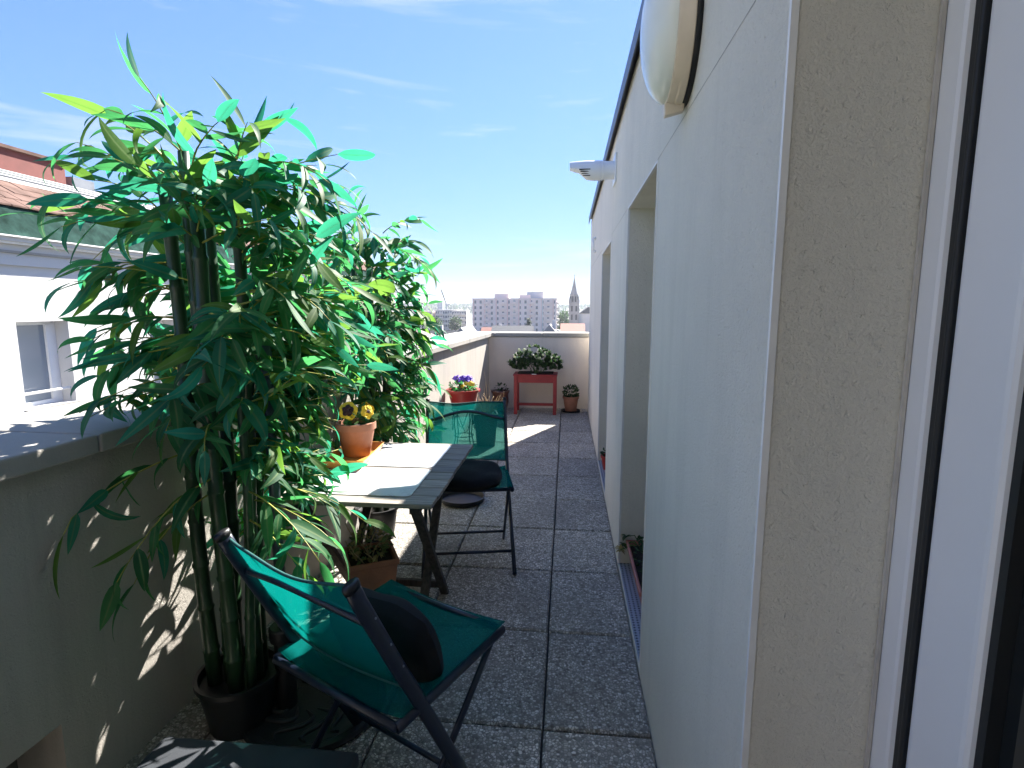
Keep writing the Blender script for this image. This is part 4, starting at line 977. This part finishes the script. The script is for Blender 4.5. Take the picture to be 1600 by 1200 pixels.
block('apartment_block', 'stepped white apartment block with balconies next to the pink one', -70, -61, 330, 12, -.8, FW, 6, 4, 2.8, 2.2, (1, 2, 4))
block('apartment_block', 'small cream apartment block farthest to the side behind the bamboo leaves', -99, -85, 340, 12, -1.3, FP, 8, 4, 2.8, 2.2, (3,))
block('apartment_block', 'grey apartment block on the slope between pink block and church', -6, 2, 420, 12, -3.2, FW, 5, 3, 2.8, 2.2, ())
block('apartment_block', 'square tower block rising on the wooded ridge', -196, -188, 820, 10, 10.5, FG, 3, 7, 2.8, 2.2, ())
# church
cu = thing('church', 'stone church with tall pointed spire beyond the end wall', 'church', (4.15, 330, GZ))
H0 = -GZ
MB().box(-3.0, 3.0, -3, 3, 0, H0 + 3.5).build('tower', FD, cu)
for sx in (-1, 1):
    for zz in (H0 - 6, H0 - 1):
        MB().box(sx * 1.3 - .5, sx * 1.3 + .5, -3.05, -2.9, zz, zz + 3.2).build('belfry_opening', M['gasket'], cu)
    for sy in (-1, 1): MB().lathe([(.7, H0 + 3.51), (.7, H0 + 5.5), (.02, H0 + 8.2)], 6, (sx * 2.6, sy * 2.6, 0)).build('pinnacle', FD, cu)
MB().box(-3.35, 3.35, -3.35, 3.35, H0 + 3.51, H0 + 3.95).build('cornice', FD, cu)
MB().lathe([(2.35, H0 + 3.96), (2.35, H0 + 8.4), (2.75, H0 + 8.5), (2.75, H0 + 9.0)], 8).build('belfry', FD, cu)
for k in range(8):
    a = R(22.5 + 45 * k); MB().bar((2.2 * math.cos(a), 2.2 * math.sin(a), H0 + 4.6), (2.2 * math.cos(a), 2.2 * math.sin(a), H0 + 7.8), .8, .8).build('belfry_opening', M['gasket'], cu)
MB().lathe([(2.5, H0 + 9.01), (1.9, H0 + 10.6), (.95, H0 + 14.5), (.25, H0 + 18.3)], 8).build('spire', FD, cu)
MB().bar((0, 0, H0 + 18.2), (0, 0, H0 + 21.0), .22, .22).bar((-.6, 0, H0 + 20), (.6, 0, H0 + 20), .2, .2).build('finial_cross', FD, cu)
MB().box(3.05, 14, -1, 22, 0, H0 - 2.2).build('nave', FW, cu)
MB().add([(3.02, -1.5, H0 - 2.2), (14.4, -1.5, H0 - 2.2), (14.4, 22.5, H0 - 2.2), (3.02, 22.5, H0 - 2.2), (8.5, -1.5, H0 - 2.19 + 4.0), (8.5, 22.5, H0 - 2.19 + 4.0)], [(0, 4, 5, 3), (1, 2, 5, 4), (0, 1, 4), (2, 3, 5)]).build('nave_roof', RS, cu)
# crane
cr = thing('tower_crane', 'thin luffing crane jib pointing up over the far town', 'crane', (-99.7, 450, GZ))
MB().bar((0, 0, 0), (0, 0, 17), 1.2, 1.2).build('mast', FG, cr); MB().bar((.2, 0, 15.6), (-4.6, 0, 29), .8, .8).build('jib', M['alu'], cr); MB().bar((0, 0, 16), (3.6, 0, 16.6), .9, .9).build('counter_jib', FG, cr)
# trees
def tree(name, label, loc, h, r, seed, conifer=False, n=420, mats=None):
    t = thing(name, label, 'tree', loc, 0, 'trees among the houses'); rr = random.Random(seed)
    MB().tube([(0, 0, 0), (.1, 0, h * .4), (0, .1, h * .9)], [r * .10, r * .07, .02], 7).build('trunk', M['legwood'], t, smooth=True)
    it = []
    for i in range(n):
        if conifer:
            z = h * (.18 + .82 * rr.random() ** 1.3); lay = .75 + .35 * math.sin(z * 5); q = r * (1 - (z / h)) * lay * math.sqrt(rr.random()) + .05; a = rr.uniform(0, 6.28); p = Vector((q * math.cos(a), q * math.sin(a), z)); d = Vector((math.cos(a), math.sin(a), -.3))
        else:
            u = Vector((rr.gauss(0, 1), rr.gauss(0, 1), rr.gauss(0, 1))).normalized(); k = rr.random() ** .4 * (1 + .35 * noise.noise(u * 1.8 + Vector((seed, 0, 0)))); p = Vector((u.x * r * k, u.y * r * k, h * .62 + u.z * h * .36 * k)); d = u + Vector((rr.uniform(-.8, .8), rr.uniform(-.8, .8), rr.uniform(-.8, .8)))
        it.append((orient(p, d, Vector((rr.uniform(-1, 1), rr.uniform(-1, 1), 1)), r * rr.uniform(.2, .42), 1.6), rr.randrange(3), rr.randrange(2)))
    o = joined_leaves('crown', it, t, SM, mats or [M['bush'], M['bushdark']]); del o['kind']
tree('conifer_tree', 'dark conifer standing in front of the pink apartment block', (-13.9, 200, GZ), 10.6, 2.3, 1, True, 700, [M['bushdark'], M['bushdark']])
tl_ = [(-29, 140, 7.0, 3), (-3.2, 300, 11, 4), (-1, 380, 12, 4.5), (-62, 300, 9, 3.6), (-90, 300, 9.5, 4), (-76, 310, 9, 4)]
lb = ['leafy tree by the slate-roofed house', 'leafy tree between the pink block and the church', 'broad tree beside the church tower', 'leafy tree at the foot of the stepped white block', 'round tree before the far cream block', 'round tree before the long cream block']
for k, (x, y, h, r_) in enumerate(tl_): tree('leafy_tree', lb[k], (x, y, GZ), h, r_, 20 + k)
rr = random.Random(2); it = []
for i in range(5200):
    x = rr.uniform(-900, 260); y = rr.uniform(1150, 2000); t = (y - 1150) / 990; prof = math.sin(min(1, t * 1.25) * math.pi / 2)
    z = GZ + (19 + 3.5 * max(0, -x / 500)) * prof + rr.uniform(-2, 2.5)
    it.append((orient(Vector((x, y, z)), Vector((rr.uniform(-1, 1), rr.uniform(-1, 1), rr.uniform(0, 1.5))), Vector((rr.uniform(-1, 1), -1, 1)), rr.uniform(5, 9), 1.6), rr.randrange(3), rr.randrange(2)))
o = joined_leaves('far_woods', it, None, SM, [M['bush'], M['bushdark']]); tag(o, 'hazy wooded ridge on the horizon', 'woods', kind='stuff')

# ------------------------------------------------------------------ haze
def haze():
    m = bpy.data.materials.new('haze_air'); m.use_nodes = True; t = m.node_tree; t.nodes.clear(); o = t.nodes.new('ShaderNodeOutputMaterial'); v = t.nodes.new('ShaderNodeVolumePrincipled')
    v.inputs['Color'].default_value = (.86, .91, 1.0, 1); v.inputs['Density'].default_value = HAZE_D; v.inputs['Anisotropy'].default_value = .3; t.links.new(v.outputs[0], o.inputs['Volume'])
    b = MB().box(-6100, 6100, -6100, 6100, GZ - 1.5, 45).build('haze', m); b['kind'] = 'stuff'; tag(b, 'pale haze over the far town', 'haze')
HAZE_D = 0.0002
if HAZE_D > 0: haze()
